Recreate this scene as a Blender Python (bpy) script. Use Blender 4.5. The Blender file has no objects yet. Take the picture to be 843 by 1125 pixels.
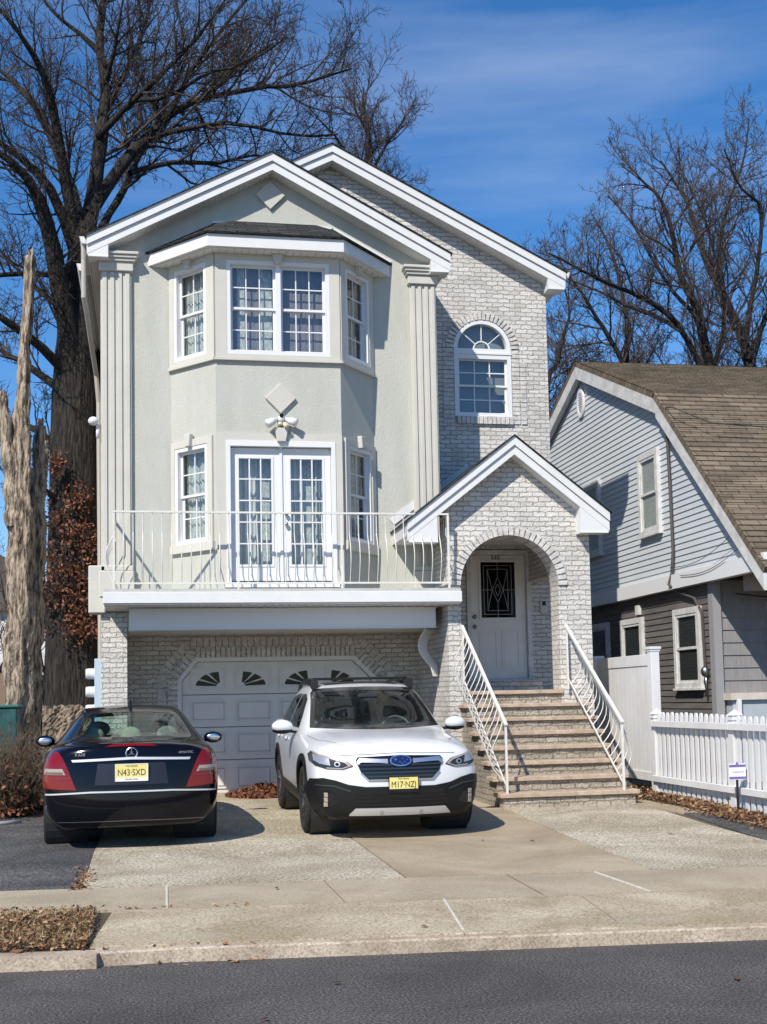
import bpy, bmesh, math, random
import numpy as np
from mathutils import Vector, Matrix
from mathutils.bvhtree import BVHTree
R = math.radians
SC = bpy.context.scene
COL = SC.collection

# ------------------------------------------------------------------ camera, sky, sun, exposure
cam_d = bpy.data.cameras.new('camera'); cam = bpy.data.objects.new('camera', cam_d); COL.objects.link(cam)
cam_d.sensor_fit = 'VERTICAL'; cam_d.sensor_height = 36.0; cam_d.sensor_width = 36.0
cam_d.lens = 1355.0 / 1125.0 * 36.0
cam_d.shift_y = 99.9 / 1125.0
cam_d.clip_start = 0.1; cam_d.clip_end = 4000
cam.location = (0, 0, 1.6)
cam.rotation_mode = 'XYZ'
cam.matrix_world = Matrix.Translation((0, 0, 1.6)) @ Matrix.Rotation(R(-10.7), 4, 'Z') @ Matrix.Rotation(R(94.5), 4, 'X') @ Matrix.Rotation(R(-1.15), 4, 'Z')
SC.camera = cam

SUN_EL, SUN_AZ = 43.0, 38.0          # azimuth: degrees to the left of the line from the house to the street
world = bpy.data.worlds.new('World'); SC.world = world; world.use_nodes = True
wn, wl = world.node_tree.nodes, world.node_tree.links
bg = wn['Background']
sky = wn.new('ShaderNodeTexSky'); sky.sky_type = 'NISHITA'; sky.sun_disc = False
sky.sun_elevation = R(SUN_EL); sky.sun_rotation = R(180 + SUN_AZ)
sky.altitude = 900; sky.air_density = 1.15; sky.dust_density = 0.1; sky.ozone_density = 4.5
tc = wn.new('ShaderNodeTexCoord'); mp = wn.new('ShaderNodeMapping'); mp.inputs['Scale'].default_value = (1.3, 2.2, 9.0)
mp.inputs['Rotation'].default_value = (0.25, 0.12, 0)
ns = wn.new('ShaderNodeTexNoise'); ns.inputs['Scale'].default_value = 1.6; ns.inputs['Detail'].default_value = 7; ns.inputs['Roughness'].default_value = .55
cr = wn.new('ShaderNodeValToRGB'); cr.color_ramp.elements[0].position = .50; cr.color_ramp.elements[1].position = .92
cr.color_ramp.elements[0].color = (0, 0, 0, 1); cr.color_ramp.elements[1].color = (.27, .27, .27, 1)
mx = wn.new('ShaderNodeMixRGB'); mx.inputs[2].default_value = (7.0, 7.6, 8.6, 1)
hs = wn.new('ShaderNodeHueSaturation'); hs.inputs['Saturation'].default_value = 1.25; hs.inputs['Value'].default_value = 1.0
wl.new(tc.outputs['Generated'], mp.inputs['Vector']); wl.new(mp.outputs[0], ns.inputs['Vector'])
wl.new(ns.outputs['Fac'], cr.inputs[0]); wl.new(cr.outputs[0], mx.inputs[0]); wl.new(sky.outputs[0], hs.inputs['Color'])
tint = wn.new('ShaderNodeMixRGB'); tint.blend_type = 'MULTIPLY'; tint.inputs[0].default_value = 1; tint.inputs[2].default_value = (1.0, .99, 1.06, 1); wl.new(hs.outputs[0], tint.inputs[1]); wl.new(tint.outputs[0], mx.inputs[1]); wl.new(mx.outputs[0], bg.inputs[0]); bg.inputs[1].default_value = 0.11

sun_d = bpy.data.lights.new('sun', 'SUN'); sun = bpy.data.objects.new('sun', sun_d); COL.objects.link(sun)
sun_d.energy = 4.4; sun_d.angle = R(0.6); sun_d.color = (1.0, .93, .82)
sdir = Vector((-math.sin(R(SUN_AZ)) * math.cos(R(SUN_EL)), -math.cos(R(SUN_AZ)) * math.cos(R(SUN_EL)), math.sin(R(SUN_EL))))
sun.rotation_mode = 'QUATERNION'; sun.rotation_quaternion = sdir.to_track_quat('Z', 'Y')
sun.location = (-6, -8, 12)
SC.view_settings.view_transform = 'Standard'; SC.view_settings.look = 'None'
SC.view_settings.exposure = 0.38; SC.view_settings.gamma = 1.0; SC.view_settings.use_curve_mapping = False
SC.render.engine = 'CYCLES'
SC.cycles.max_bounces = 8; SC.cycles.transparent_max_bounces = 16
SC.cycles.use_denoising = True

# ------------------------------------------------------------------ materials
MATS = {}
def nodes_of(m): return m.node_tree.nodes, m.node_tree.links
def mat(name, col, rough=.6, metal=0.0, var=None, scale=8.0, bump=0.0, bscale=60.0, detail=5, stretch=(1, 1, 1), spec=.5, coat=0.0, emis=None, space='Object', bdist=.02, ramp=(.36, .64)):
    """principled material; var = second colour mixed in by noise"""
    if name in MATS: return MATS[name]
    m = bpy.data.materials.new(name); m.use_nodes = True; n, l = nodes_of(m)
    b = n['Principled BSDF']; b.inputs['Base Color'].default_value = (*col, 1); b.inputs['Roughness'].default_value = rough
    b.inputs['Metallic'].default_value = metal; b.inputs['Specular IOR Level'].default_value = spec
    if coat: b.inputs['Coat Weight'].default_value = coat; b.inputs['Coat Roughness'].default_value = .03
    if emis: b.inputs['Emission Color'].default_value = (*emis[0], 1); b.inputs['Emission Strength'].default_value = emis[1]
    if var or bump:
        t = n.new('ShaderNodeTexCoord'); mp = n.new('ShaderNodeMapping'); mp.inputs['Scale'].default_value = stretch
        l.new(t.outputs[space], mp.inputs['Vector'])
    if var:
        x = n.new('ShaderNodeTexNoise'); x.inputs['Scale'].default_value = scale; x.inputs['Detail'].default_value = detail; x.inputs['Roughness'].default_value = .65
        l.new(mp.outputs[0], x.inputs['Vector'])
        r = n.new('ShaderNodeValToRGB'); r.color_ramp.elements[0].position = ramp[0]; r.color_ramp.elements[1].position = ramp[1]
        r.color_ramp.elements[0].color = (*col, 1); r.color_ramp.elements[1].color = (*var, 1)
        l.new(x.outputs['Fac'], r.inputs[0]); l.new(r.outputs[0], b.inputs['Base Color'])
    if bump:
        y = n.new('ShaderNodeTexNoise'); y.inputs['Scale'].default_value = bscale; y.inputs['Detail'].default_value = 4
        l.new(mp.outputs[0], y.inputs['Vector'])
        bp = n.new('ShaderNodeBump'); bp.inputs['Strength'].default_value = bump; bp.inputs['Distance'].default_value = bdist
        l.new(y.outputs['Fac'], bp.inputs['Height']); l.new(bp.outputs[0], b.inputs['Normal'])
    MATS[name] = m; return m

def brick_mat(name, c1, c2, cm, bw=.215, bh=.083, ms=.012, bumpd=.02, rough=.8, axes='wall', dirt=.25, offs=.5, rag=.05):
    """brick / shingle pattern laid in metres; axes 'wall': u=x+y, v=z ; 'roofx': u=y, v=x ; 'roofy': u=x, v=y"""
    m = bpy.data.materials.new(name); m.use_nodes = True; n, l = nodes_of(m); b = n['Principled BSDF']
    t = n.new('ShaderNodeTexCoord'); s = n.new('ShaderNodeSeparateXYZ'); l.new(t.outputs['Object'], s.inputs[0])
    c = n.new('ShaderNodeCombineXYZ')
    if axes == 'wall':
        a = n.new('ShaderNodeMath'); a.operation = 'ADD'; l.new(s.outputs[0], a.inputs[0]); l.new(s.outputs[1], a.inputs[1])
        l.new(a.outputs[0], c.inputs[0]); l.new(s.outputs[2], c.inputs[1])
    elif axes == 'roofx': l.new(s.outputs[1], c.inputs[0]); l.new(s.outputs[0], c.inputs[1])
    elif axes == 'roofy': l.new(s.outputs[0], c.inputs[0]); l.new(s.outputs[1], c.inputs[1])
    elif axes == 'roofz': l.new(s.outputs[0], c.inputs[0]); l.new(s.outputs[2], c.inputs[1])
    # ragged edges
    nz = n.new('ShaderNodeTexNoise'); nz.inputs['Scale'].default_value = 14; nz.inputs['Detail'].default_value = 3; l.new(t.outputs['Object'], nz.inputs['Vector'])
    sb = n.new('ShaderNodeVectorMath'); sb.operation = 'SUBTRACT'; sb.inputs[1].default_value = (.5, .5, .5); l.new(nz.outputs['Color'], sb.inputs[0])
    scl = n.new('ShaderNodeVectorMath'); scl.operation = 'SCALE'; scl.inputs['Scale'].default_value = rag; l.new(sb.outputs[0], scl.inputs[0])
    ad = n.new('ShaderNodeVectorMath'); ad.operation = 'ADD'; l.new(c.outputs[0], ad.inputs[0]); l.new(scl.outputs[0], ad.inputs[1])
    k = n.new('ShaderNodeTexBrick'); k.offset = offs; k.inputs['Scale'].default_value = 1.0
    k.inputs['Brick Width'].default_value = bw; k.inputs['Row Height'].default_value = bh; k.inputs['Mortar Size'].default_value = ms
    k.inputs['Mortar Smooth'].default_value = .35; k.inputs['Bias'].default_value = -.1
    k.inputs['Color1'].default_value = (*c1, 1); k.inputs['Color2'].default_value = (*c2, 1); k.inputs['Mortar'].default_value = (*cm, 1)
    l.new(ad.outputs[0], k.inputs['Vector'])
    d = n.new('ShaderNodeTexNoise'); d.inputs['Scale'].default_value = 1.3; d.inputs['Detail'].default_value = 8; d.inputs['Roughness'].default_value = .7; l.new(t.outputs['Object'], d.inputs['Vector'])
    dr = n.new('ShaderNodeValToRGB'); dr.color_ramp.elements[0].position = .35; dr.color_ramp.elements[1].position = .7
    dr.color_ramp.elements[0].color = (1 - dirt, 1 - dirt, 1 - dirt * 1.1, 1); dr.color_ramp.elements[1].color = (1, 1, 1, 1); l.new(d.outputs['Fac'], dr.inputs[0])
    mu = n.new('ShaderNodeMixRGB'); mu.blend_type = 'MULTIPLY'; mu.inputs[0].default_value = 1; l.new(k.outputs['Color'], mu.inputs[1]); l.new(dr.outputs[0], mu.inputs[2])
    l.new(mu.outputs[0], b.inputs['Base Color']); b.inputs['Roughness'].default_value = rough; b.inputs['Specular IOR Level'].default_value = .25
    f = n.new('ShaderNodeTexNoise'); f.inputs['Scale'].default_value = 38; f.inputs['Detail'].default_value = 4; l.new(t.outputs['Object'], f.inputs['Vector'])
    iv = n.new('ShaderNodeMath'); iv.operation = 'MULTIPLY_ADD'; iv.inputs[1].default_value = -1.0; iv.inputs[2].default_value = 1.0; l.new(k.outputs['Fac'], iv.inputs[0])
    ad2 = n.new('ShaderNodeMath'); ad2.operation = 'MULTIPLY_ADD'; ad2.inputs[1].default_value = .95; l.new(f.outputs['Fac'], ad2.inputs[0]); l.new(iv.outputs[0], ad2.inputs[2])
    bp = n.new('ShaderNodeBump'); bp.inputs['Strength'].default_value = 1.0; bp.inputs['Distance'].default_value = bumpd
    l.new(ad2.outputs[0], bp.inputs['Height']); l.new(bp.outputs[0], b.inputs['Normal'])
    MATS[name] = m; return m

def glass_mat(name, tint=(1, 1, 1), refl=1.0, rough=.02):
    m = bpy.data.materials.new(name); m.use_nodes = True; n, l = nodes_of(m); n.remove(n['Principled BSDF'])
    o = n['Material Output']; tr = n.new('ShaderNodeBsdfTransparent'); tr.inputs[0].default_value = (*tint, 1)
    g = n.new('ShaderNodeBsdfGlossy'); g.inputs['Roughness'].default_value = rough; f = n.new('ShaderNodeLayerWeight'); f.inputs['Blend'].default_value = .5
    pw = n.new('ShaderNodeMath'); pw.operation = 'POWER'; pw.inputs[1].default_value = 5; l.new(f.outputs['Facing'], pw.inputs[0])
    mu = n.new('ShaderNodeMath'); mu.operation = 'MULTIPLY_ADD'; mu.inputs[1].default_value = .9; mu.inputs[2].default_value = .045 * refl; mu.use_clamp = True; l.new(pw.outputs[0], mu.inputs[0])
    mi = n.new('ShaderNodeMixShader'); l.new(mu.outputs[0], mi.inputs[0]); l.new(tr.outputs[0], mi.inputs[1]); l.new(g.outputs[0], mi.inputs[2]); l.new(mi.outputs[0], o.inputs[0])
    MATS[name] = m; return m

def leaf_mat(name, cols):
    m = bpy.data.materials.new(name); m.use_nodes = True; n, l = nodes_of(m); b = n['Principled BSDF']; b.inputs['Roughness'].default_value = .75
    g = n.new('ShaderNodeNewGeometry'); r = n.new('ShaderNodeValToRGB'); r.color_ramp.interpolation = 'CONSTANT'
    while len(r.color_ramp.elements) < len(cols): r.color_ramp.elements.new(.5)
    for i, c in enumerate(cols): r.color_ramp.elements[i].position = i / len(cols); r.color_ramp.elements[i].color = (*c, 1)
    l.new(g.outputs['Random Per Island'], r.inputs[0]); l.new(r.outputs[0], b.inputs['Base Color']); MATS[name] = m; return m

def speckle_mat(name, base, light, dark, sc=260., rough=.85, bump=.4, patch=None, pscale=.8, crack=None):
    """fine aggregate: grains of light and dark stone, with broad tonal patches"""
    m = bpy.data.materials.new(name); m.use_nodes = True; n, l = nodes_of(m); b = n['Principled BSDF']; b.inputs['Roughness'].default_value = rough
    t = n.new('ShaderNodeTexCoord')
    v = n.new('ShaderNodeTexNoise'); v.inputs['Scale'].default_value = sc; v.inputs['Detail'].default_value = 3; v.inputs['Roughness'].default_value = .8; l.new(t.outputs['Object'], v.inputs['Vector'])
    r = n.new('ShaderNodeValToRGB'); e = r.color_ramp.elements; e[0].position = .36; e[0].color = (*dark, 1); e[1].position = .64; e[1].color = (*light, 1)
    x = e.new(.5); x.color = (*base, 1); l.new(v.outputs['Fac'], r.inputs[0])
    last = r.outputs[0]
    if patch:
        p = n.new('ShaderNodeTexNoise'); p.inputs['Scale'].default_value = pscale; p.inputs['Detail'].default_value = 9; p.inputs['Roughness'].default_value = .62; p.inputs['Distortion'].default_value = .6
        l.new(t.outputs['Object'], p.inputs['Vector'])
        q = n.new('ShaderNodeValToRGB'); q.color_ramp.elements[0].position = .38; q.color_ramp.elements[1].position = .62
        q.color_ramp.elements[0].color = (*patch, 1); q.color_ramp.elements[1].color = (1, 1, 1, 1); l.new(p.outputs['Fac'], q.inputs[0])
        mu = n.new('ShaderNodeMixRGB'); mu.blend_type = 'MULTIPLY'; mu.inputs[0].default_value = 1; l.new(last, mu.inputs[1]); l.new(q.outputs[0], mu.inputs[2]); last = mu.outputs[0]
    if crack:
        w = n.new('ShaderNodeTexVoronoi'); w.feature = 'DISTANCE_TO_EDGE'; w.inputs['Scale'].default_value = crack[0]
        wd = n.new('ShaderNodeTexNoise'); wd.inputs['Scale'].default_value = 3; wd.inputs['Detail'].default_value = 6; l.new(t.outputs['Object'], wd.inputs['Vector'])
        wa = n.new('ShaderNodeVectorMath'); wa.operation = 'ADD'; l.new(t.outputs['Object'], wa.inputs[0]); l.new(wd.outputs['Color'], wa.inputs[1]); l.new(wa.outputs[0], w.inputs['Vector'])
        cr_ = n.new('ShaderNodeValToRGB'); cr_.color_ramp.elements[0].position = 0; cr_.color_ramp.elements[1].position = crack[1]
        cr_.color_ramp.elements[0].color = (.35, .33, .3, 1); cr_.color_ramp.elements[1].color = (1, 1, 1, 1); l.new(w.outputs['Distance'], cr_.inputs[0])
        mu = n.new('ShaderNodeMixRGB'); mu.blend_type = 'MULTIPLY'; mu.inputs[0].default_value = 1; l.new(last, mu.inputs[1]); l.new(cr_.outputs[0], mu.inputs[2]); last = mu.outputs[0]
    l.new(last, b.inputs['Base Color'])
    bp = n.new('ShaderNodeBump'); bp.inputs['Strength'].default_value = bump; bp.inputs['Distance'].default_value = .01; l.new(v.outputs['Fac'], bp.inputs['Height']); l.new(bp.outputs[0], b.inputs['Normal'])
    MATS[name] = m; return m

M_stucco = mat('stucco', (.455, .460, .405), .9, var=(.505, .508, .458), scale=1.5, stretch=(2.2, 2.2, .5), bump=.5, bscale=60, detail=9)
M_cream = mat('cream_stucco', (.52, .505, .455), .9, var=(.56, .545, .49), scale=2, bump=.25, bscale=110)
M_white = mat('white_trim', (.70, .70, .69), .45, var=(.655, .66, .65), scale=3)
M_vinyl = mat('white_vinyl', (.70, .705, .71), .35)
M_pvc = mat('white_fence_vinyl', (.68, .68, .68), .5, var=(.60, .59, .575), scale=2.4, stretch=(1, 1, .5))
M_iron = mat('white_painted_iron', (.68, .675, .655), .45, var=(.62, .58, .50), scale=7)
M_balc = mat('cream_painted_iron', (.70, .70, .67), .5, var=(.64, .61, .53), scale=5)
M_brick = brick_mat('white_brick', (.72, .695, .66), (.55, .525, .49), (.40, .375, .35), bw=.19, bh=.0715, ms=.0075, bumpd=.017, dirt=.20, rag=.06)
M_brick_plain = mat('white_brick_trim', (.66, .64, .605), .8, var=(.44, .42, .39), scale=9, bump=.7, bscale=40)
M_stair = brick_mat('weathered_stair_brick', (.52, .47, .40), (.42, .37, .31), (.30, .26, .215), bw=.19, bh=.0715, ms=.008, bumpd=.024, dirt=.4, rag=.07)
M_tread = mat('stone_tread', (.50, .40, .30), .75, var=(.36, .27, .195), scale=7, bump=.4, bscale=50)
M_shingle = brick_mat('dark_shingle', (.035, .035, .037), (.07, .068, .068), (.012, .012, .012), bw=.28, bh=.14, ms=.012, bumpd=.015, axes='roofx', dirt=.3, rough=.9)
M_shinglez = brick_mat('dark_bay_shingle', (.035, .035, .037), (.075, .073, .072), (.01, .01, .01), bw=.3, bh=.07, ms=.008, bumpd=.012, axes='roofz', dirt=.3, rough=.9)
M_brown = brick_mat('brown_shingle', (.125, .095, .068), (.21, .165, .12), (.05, .037, .028), bw=.32, bh=.145, ms=.012, bumpd=.02, axes='roofz', dirt=.35, rough=.95, rag=.03)
M_soffit = mat('vented_soffit', (.70, .69, .66), .6)
M_side = mat('tan_vinyl', (.33, .28, .23), .7)
M_garage = mat('white_garage_door', (.71, .69, .655), .4, var=(.66, .64, .605), scale=4)
M_black = mat('black_pane', (.004, .004, .005), .1, spec=.2)
M_glass = glass_mat('window_glass', (.92, .95, .95), 1.5)
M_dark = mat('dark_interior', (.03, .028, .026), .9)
M_metalgrey = mat('brushed_metal', (.35, .35, .36), .35, 1.0)
M_siding = mat('blue_grey_siding', (.50, .54, .575), .55, var=(.55, .588, .62), scale=2.5, stretch=(1, .4, 1))
M_sidingd = mat('weathered_shaded_siding', (.095, .086, .083), .8, var=(.14, .128, .12), scale=5, stretch=(1, .3, 2), bump=.3)  # weathered boards; the shade on the lower wall is painted into this dark grey
M_porch = mat('grey_porch_shingle', (.20, .193, .197), .8, var=(.25, .243, .247), scale=6, stretch=(6, 1, .6), bump=.3)
M_oldwhite = mat('old_white_trim', (.66, .66, .65), .6, var=(.5, .49, .47), scale=6)
M_bark = mat('bark', (.007, .0055, .0045), .95, var=(.042, .034, .027), scale=16, stretch=(1.6, 1.6, .22), bump=1.0, bscale=18, detail=10, bdist=.07, ramp=(.44, .60))
M_twig = mat('twig_bark', (.030, .022, .019), .9, var=(.062, .046, .038), scale=2)
M_twigr = mat('grey_twig_bark', (.045, .034, .032), .9, var=(.085, .066, .060), scale=2)
M_snag = mat('weathered_wood', (.44, .355, .26), .9, var=(.06, .042, .03), scale=13, stretch=(1.7, 1.7, .30), bump=1.0, bscale=20, detail=12, bdist=.04, ramp=(.42, .60))
M_asph = speckle_mat('asphalt', (.080, .073, .067), (.21, .195, .18), (.018, .017, .016), sc=62, patch=(.64, .63, .63), pscale=.9, bump=.8)
M_asph2 = speckle_mat('old_asphalt', (.085, .082, .08), (.25, .24, .23), (.02, .02, .02), sc=48, patch=(.50, .50, .50), pscale=1.2, crack=(1.3, .012), bump=1)
M_conc = speckle_mat('sidewalk_concrete', (.41, .345, .245), (.48, .41, .30), (.32, .265, .185), sc=55, patch=(.78, .765, .74), pscale=1.2)
M_tan = speckle_mat('tan_concrete', (.42, .345, .24), (.45, .375, .27), (.32, .26, .175), sc=50, patch=(.74, .70, .65), pscale=.8)
M_apron = speckle_mat('apron_concrete', (.49, .42, .295), (.62, .545, .42), (.26, .215, .15), sc=48, patch=(.66, .62, .55), pscale=1.1)
M_agg = speckle_mat('exposed_aggregate', (.48, .425, .32), (.80, .73, .59), (.15, .125, .09), sc=44, patch=(.66, .63, .57), pscale=.9, bump=.8)
M_curb = speckle_mat('curb_concrete', (.50, .415, .32), (.60, .51, .40), (.30, .24, .19), sc=55, patch=(.68, .65, .62), pscale=2.5)
M_soil = speckle_mat('soil', (.13, .095, .06), (.22, .17, .11), (.05, .038, .026), sc=40, patch=(.6, .6, .5), pscale=1.1, bump=1)
M_leaf = leaf_mat('dry_leaf', [(.16, .075, .035), (.24, .12, .055), (.11, .05, .028), (.30, .18, .09), (.19, .085, .038), (.08, .04, .025), (.35, .24, .13)])
M_leafr = leaf_mat('rusty_leaf', [(.13, .045, .022), (.20, .07, .03), (.08, .03, .018), (.25, .10, .045), (.055, .03, .02)])
M_tanleaf = leaf_mat('tan_leaf', [(.24, .12, .052), (.33, .19, .09), (.17, .075, .034), (.10, .045, .024), (.40, .27, .15), (.21, .095, .042)])

# ------------------------------------------------------------------ builders
OFF = {}
def tag(o, label=None, cat=None, group=None, kind=None):
    if label: o['label'] = label
    if cat: o['category'] = cat
    if group: o['group'] = group
    if kind: o['kind'] = kind
    return o
def empty(name, loc, label=None, cat=None, group=None, rz=0, rx=0):
    o = bpy.data.objects.new(name, None); COL.objects.link(o); o.location = loc; o.rotation_euler = (rx, 0, rz); o.empty_display_size = .2
    OFF[o.name] = Vector(loc) if (rz == 0 and rx == 0) else Vector((0, 0, 0))
    return tag(o, label, cat, group)
def link_mesh(name, me, mt, parent=None, smooth=False):
    o = bpy.data.objects.new(name, me); COL.objects.link(o)
    if mt is not None: me.materials.append(mt)
    if parent is not None:
        off = OFF.get(parent.name, Vector((0, 0, 0)))
        if off.length > 0: me.transform(Matrix.Translation(-off))
        OFF[o.name] = off; o.parent = parent
    else: OFF[o.name] = Vector((0, 0, 0))
    if smooth:
        me.polygons.foreach_set('use_smooth', [True] * len(me.polygons))
    return o

class MB:
    def __init__(s): s.v = []; s.f = []
    def add(s, vs, fs):
        b = len(s.v); s.v.extend([tuple(p) for p in vs]); s.f.extend([tuple(i + b for i in f) for f in fs]); return s
    def box(s, x0, x1, y0, y1, z0, z1):
        if x0 > x1: x0, x1 = x1, x0
        if y0 > y1: y0, y1 = y1, y0
        if z0 > z1: z0, z1 = z1, z0
        return s.add([(x0, y0, z0), (x1, y0, z0), (x1, y1, z0), (x0, y1, z0), (x0, y0, z1), (x1, y0, z1), (x1, y1, z1), (x0, y1, z1)],
                     [(0, 3, 2, 1), (4, 5, 6, 7), (0, 1, 5, 4), (1, 2, 6, 5), (2, 3, 7, 6), (3, 0, 4, 7)])
    def obox(s, o, u, n, u0, u1, n0, n1, z0, z1):
        """box in a frame: origin o (x,y), horizontal unit u, outward unit n"""
        P = lambda a, b, z: (o[0] + u[0] * a + n[0] * b, o[1] + u[1] * a + n[1] * b, z)
        vs = [P(u0, n0, z0), P(u1, n0, z0), P(u1, n1, z0), P(u0, n1, z0), P(u0, n0, z1), P(u1, n0, z1), P(u1, n1, z1), P(u0, n1, z1)]
        return s.add(vs, [(0, 3, 2, 1), (4, 5, 6, 7), (0, 1, 5, 4), (1, 2, 6, 5), (2, 3, 7, 6), (3, 0, 4, 7)])
    def prism(s, pts, axis, a0, a1):
        """closed polygon in the two other axes, extruded along axis ('y': pts are (x,z); 'x': (y,z); 'z': (x,y))"""
        n = len(pts)
        mk = {'y': lambda p, a: (p[0], a, p[1]), 'x': lambda p, a: (a, p[0], p[1]), 'z': lambda p, a: (p[0], p[1], a)}[axis]
        vs = [mk(p, a0) for p in pts] + [mk(p, a1) for p in pts]
        fs = [tuple(range(n)), tuple(reversed(range(n, 2 * n)))] + [(i, i + n, (i + 1) % n + n, (i + 1) % n) for i in range(n)]
        return s.add(vs, fs)
    def beam(s, p, q, w, h, up=(0, 0, 1)):
        """box bar from p to q, w wide sideways, h high"""
        p = Vector(p); q = Vector(q); d = (q - p).normalized(); up = Vector(up); sx = d.cross(up).normalized(); uz = sx.cross(d).normalized()
        vs = []
        for e in (p, q):
            for a, b in ((-1, -1), (1, -1), (1, 1), (-1, 1)): vs.append(e + sx * (a * w / 2) + uz * (b * h / 2))
        return s.add(vs, [(0, 1, 2, 3), (7, 6, 5, 4), (0, 4, 5, 1), (1, 5, 6, 2), (2, 6, 7, 3), (3, 7, 4, 0)])
    def tube(s, pts, r, n=6):
        pts = [Vector(p) for p in pts]; rs = r if isinstance(r, (list, tuple)) else [r] * len(pts)
        rings = []; up = Vector((0, 0, 1)); side = None
        for i, p in enumerate(pts):
            d = (pts[min(i + 1, len(pts) - 1)] - pts[max(i - 1, 0)]).normalized()
            if side is None: side = d.cross(up if abs(d.z) < .9 else Vector((1, 0, 0))).normalized()
            side = (side - d * side.dot(d)).normalized(); w = d.cross(side)
            rings.append([p + (side * math.cos(2 * math.pi * k / n) + w * math.sin(2 * math.pi * k / n)) * rs[i] for k in range(n)])
        vs = [q for g in rings for q in g]; fs = []
        for i in range(len(rings) - 1):
            for k in range(n): a = i * n + k; b = i * n + (k + 1) % n; fs.append((a, b, b + n, a + n))
        fs.append(tuple(reversed(range(n)))); m = (len(rings) - 1) * n; fs.append(tuple(range(m, m + n)))
        return s.add(vs, fs)
    def lathe(s, prof, c, axis='z', n=24):
        """prof: (radius, along) ; closed solid when ends have radius 0"""
        vs = []; fs = []
        for r, a in prof:
            for k in range(n):
                t = 2 * math.pi * k / n; x, y = r * math.cos(t), r * math.sin(t)
                q = {'z': (x, y, a), 'x': (a, x, y), 'y': (x, a, y)}[axis]; vs.append((c[0] + q[0], c[1] + q[1], c[2] + q[2]))
        for i in range(len(prof) - 1):
            for k in range(n): a = i * n + k; b = i * n + (k + 1) % n; fs.append((a, b, b + n, a + n))
        return s.add(vs, fs)
    def ball(s, c, r, n=12, m=8):
        prof = [(max(1e-4, math.sin(math.pi * i / m)) * r[0], -math.cos(math.pi * i / m) * r[2]) for i in range(m + 1)]
        vs = []; fs = []
        for rr, a in prof:
            for k in range(n):
                t = 2 * math.pi * k / n; vs.append((c[0] + rr * math.cos(t), c[1] + rr * math.sin(t) * r[1] / r[0], c[2] + a))
        for i in range(m):
            for k in range(n): a = i * n + k; b = i * n + (k + 1) % n; fs.append((a, b, b + n, a + n))
        return s.add(vs, fs)
    def wall(s, o, u, n, u0, u1, z0, z1, holes, th=.15):
        """wall front face at n=0 with rectangular holes (ua,ub,za,zb) and reveals going inwards"""
        P = lambda a, b, z: (o[0] + u[0] * a + n[0] * b, o[1] + u[1] * a + n[1] * b, z)
        us = sorted({u0, u1, *[h[0] for h in holes], *[h[1] for h in holes]}); zs = sorted({z0, z1, *[h[2] for h in holes], *[h[3] for h in holes]})
        for i in range(len(us) - 1):
            for j in range(len(zs) - 1):
                cu, cz = (us[i] + us[i + 1]) / 2, (zs[j] + zs[j + 1]) / 2
                if any(h[0] < cu < h[1] and h[2] < cz < h[3] for h in holes): continue
                a, b, c, d = us[i], us[i + 1], zs[j], zs[j + 1]
                s.add([P(a, 0, c), P(b, 0, c), P(b, 0, d), P(a, 0, d)], [(0, 1, 2, 3)])
                s.add([P(a, -th, c), P(b, -th, c), P(b, -th, d), P(a, -th, d)], [(3, 2, 1, 0)])
        for a, b, c, d in list(holes):
            for q in ([P(a, 0, c), P(b, 0, c), P(b, -th, c), P(a, -th, c)], [P(a, 0, d), P(b, 0, d), P(b, -th, d), P(a, -th, d)],
                      [P(a, 0, c), P(a, 0, d), P(a, -th, d), P(a, -th, c)], [P(b, 0, c), P(b, 0, d), P(b, -th, d), P(b, -th, c)]):
                s.add(q, [(0, 1, 2, 3)])
        return s
    def build(s, name, mt, parent=None, smooth=False, bevel=0.0, merge=False):
        me = bpy.data.meshes.new(name); me.from_pydata(s.v, [], s.f)
        bm = bmesh.new(); bm.from_mesh(me)
        if merge: bmesh.ops.remove_doubles(bm, verts=bm.verts, dist=1e-5)
        if bevel: bmesh.ops.bevel(bm, geom=[e for e in bm.edges if len(e.link_faces) == 2], offset=bevel, segments=1, affect='EDGES', clamp_overlap=True)
        big = [f for f in bm.faces if len(f.verts) > 4]
        if big: bmesh.ops.triangulate(bm, faces=big)
        bmesh.ops.recalc_face_normals(bm, faces=bm.faces) if not getattr(s, 'keep', False) else None
        bm.to_mesh(me); bm.free()
        o = link_mesh(name, me, mt, parent, smooth)
        return o

def text_mesh(name, s, size, mtx, mt, parent, ext=.002, sx=1.0, align='CENTER'):
    c = bpy.data.curves.new(name, 'FONT'); c.body = s; c.size = size; c.extrude = ext; c.align_x = align; c.align_y = 'CENTER'
    t = bpy.data.objects.new(name, c); COL.objects.link(t); dg = bpy.context.evaluated_depsgraph_get(); dg.update()
    me = bpy.data.meshes.new_from_object(t.evaluated_get(dg)); bpy.data.objects.remove(t); bpy.data.curves.remove(c)
    me.transform(mtx @ Matrix.Diagonal((sx, 1, 1, 1))); me.materials.clear(); me.name = name
    return link_mesh(name, me, mt, parent)

def copy_part(o, parent, name=None):
    c = o.copy(); c.name = name or o.name; COL.objects.link(c); c.parent = parent; return c

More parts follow.
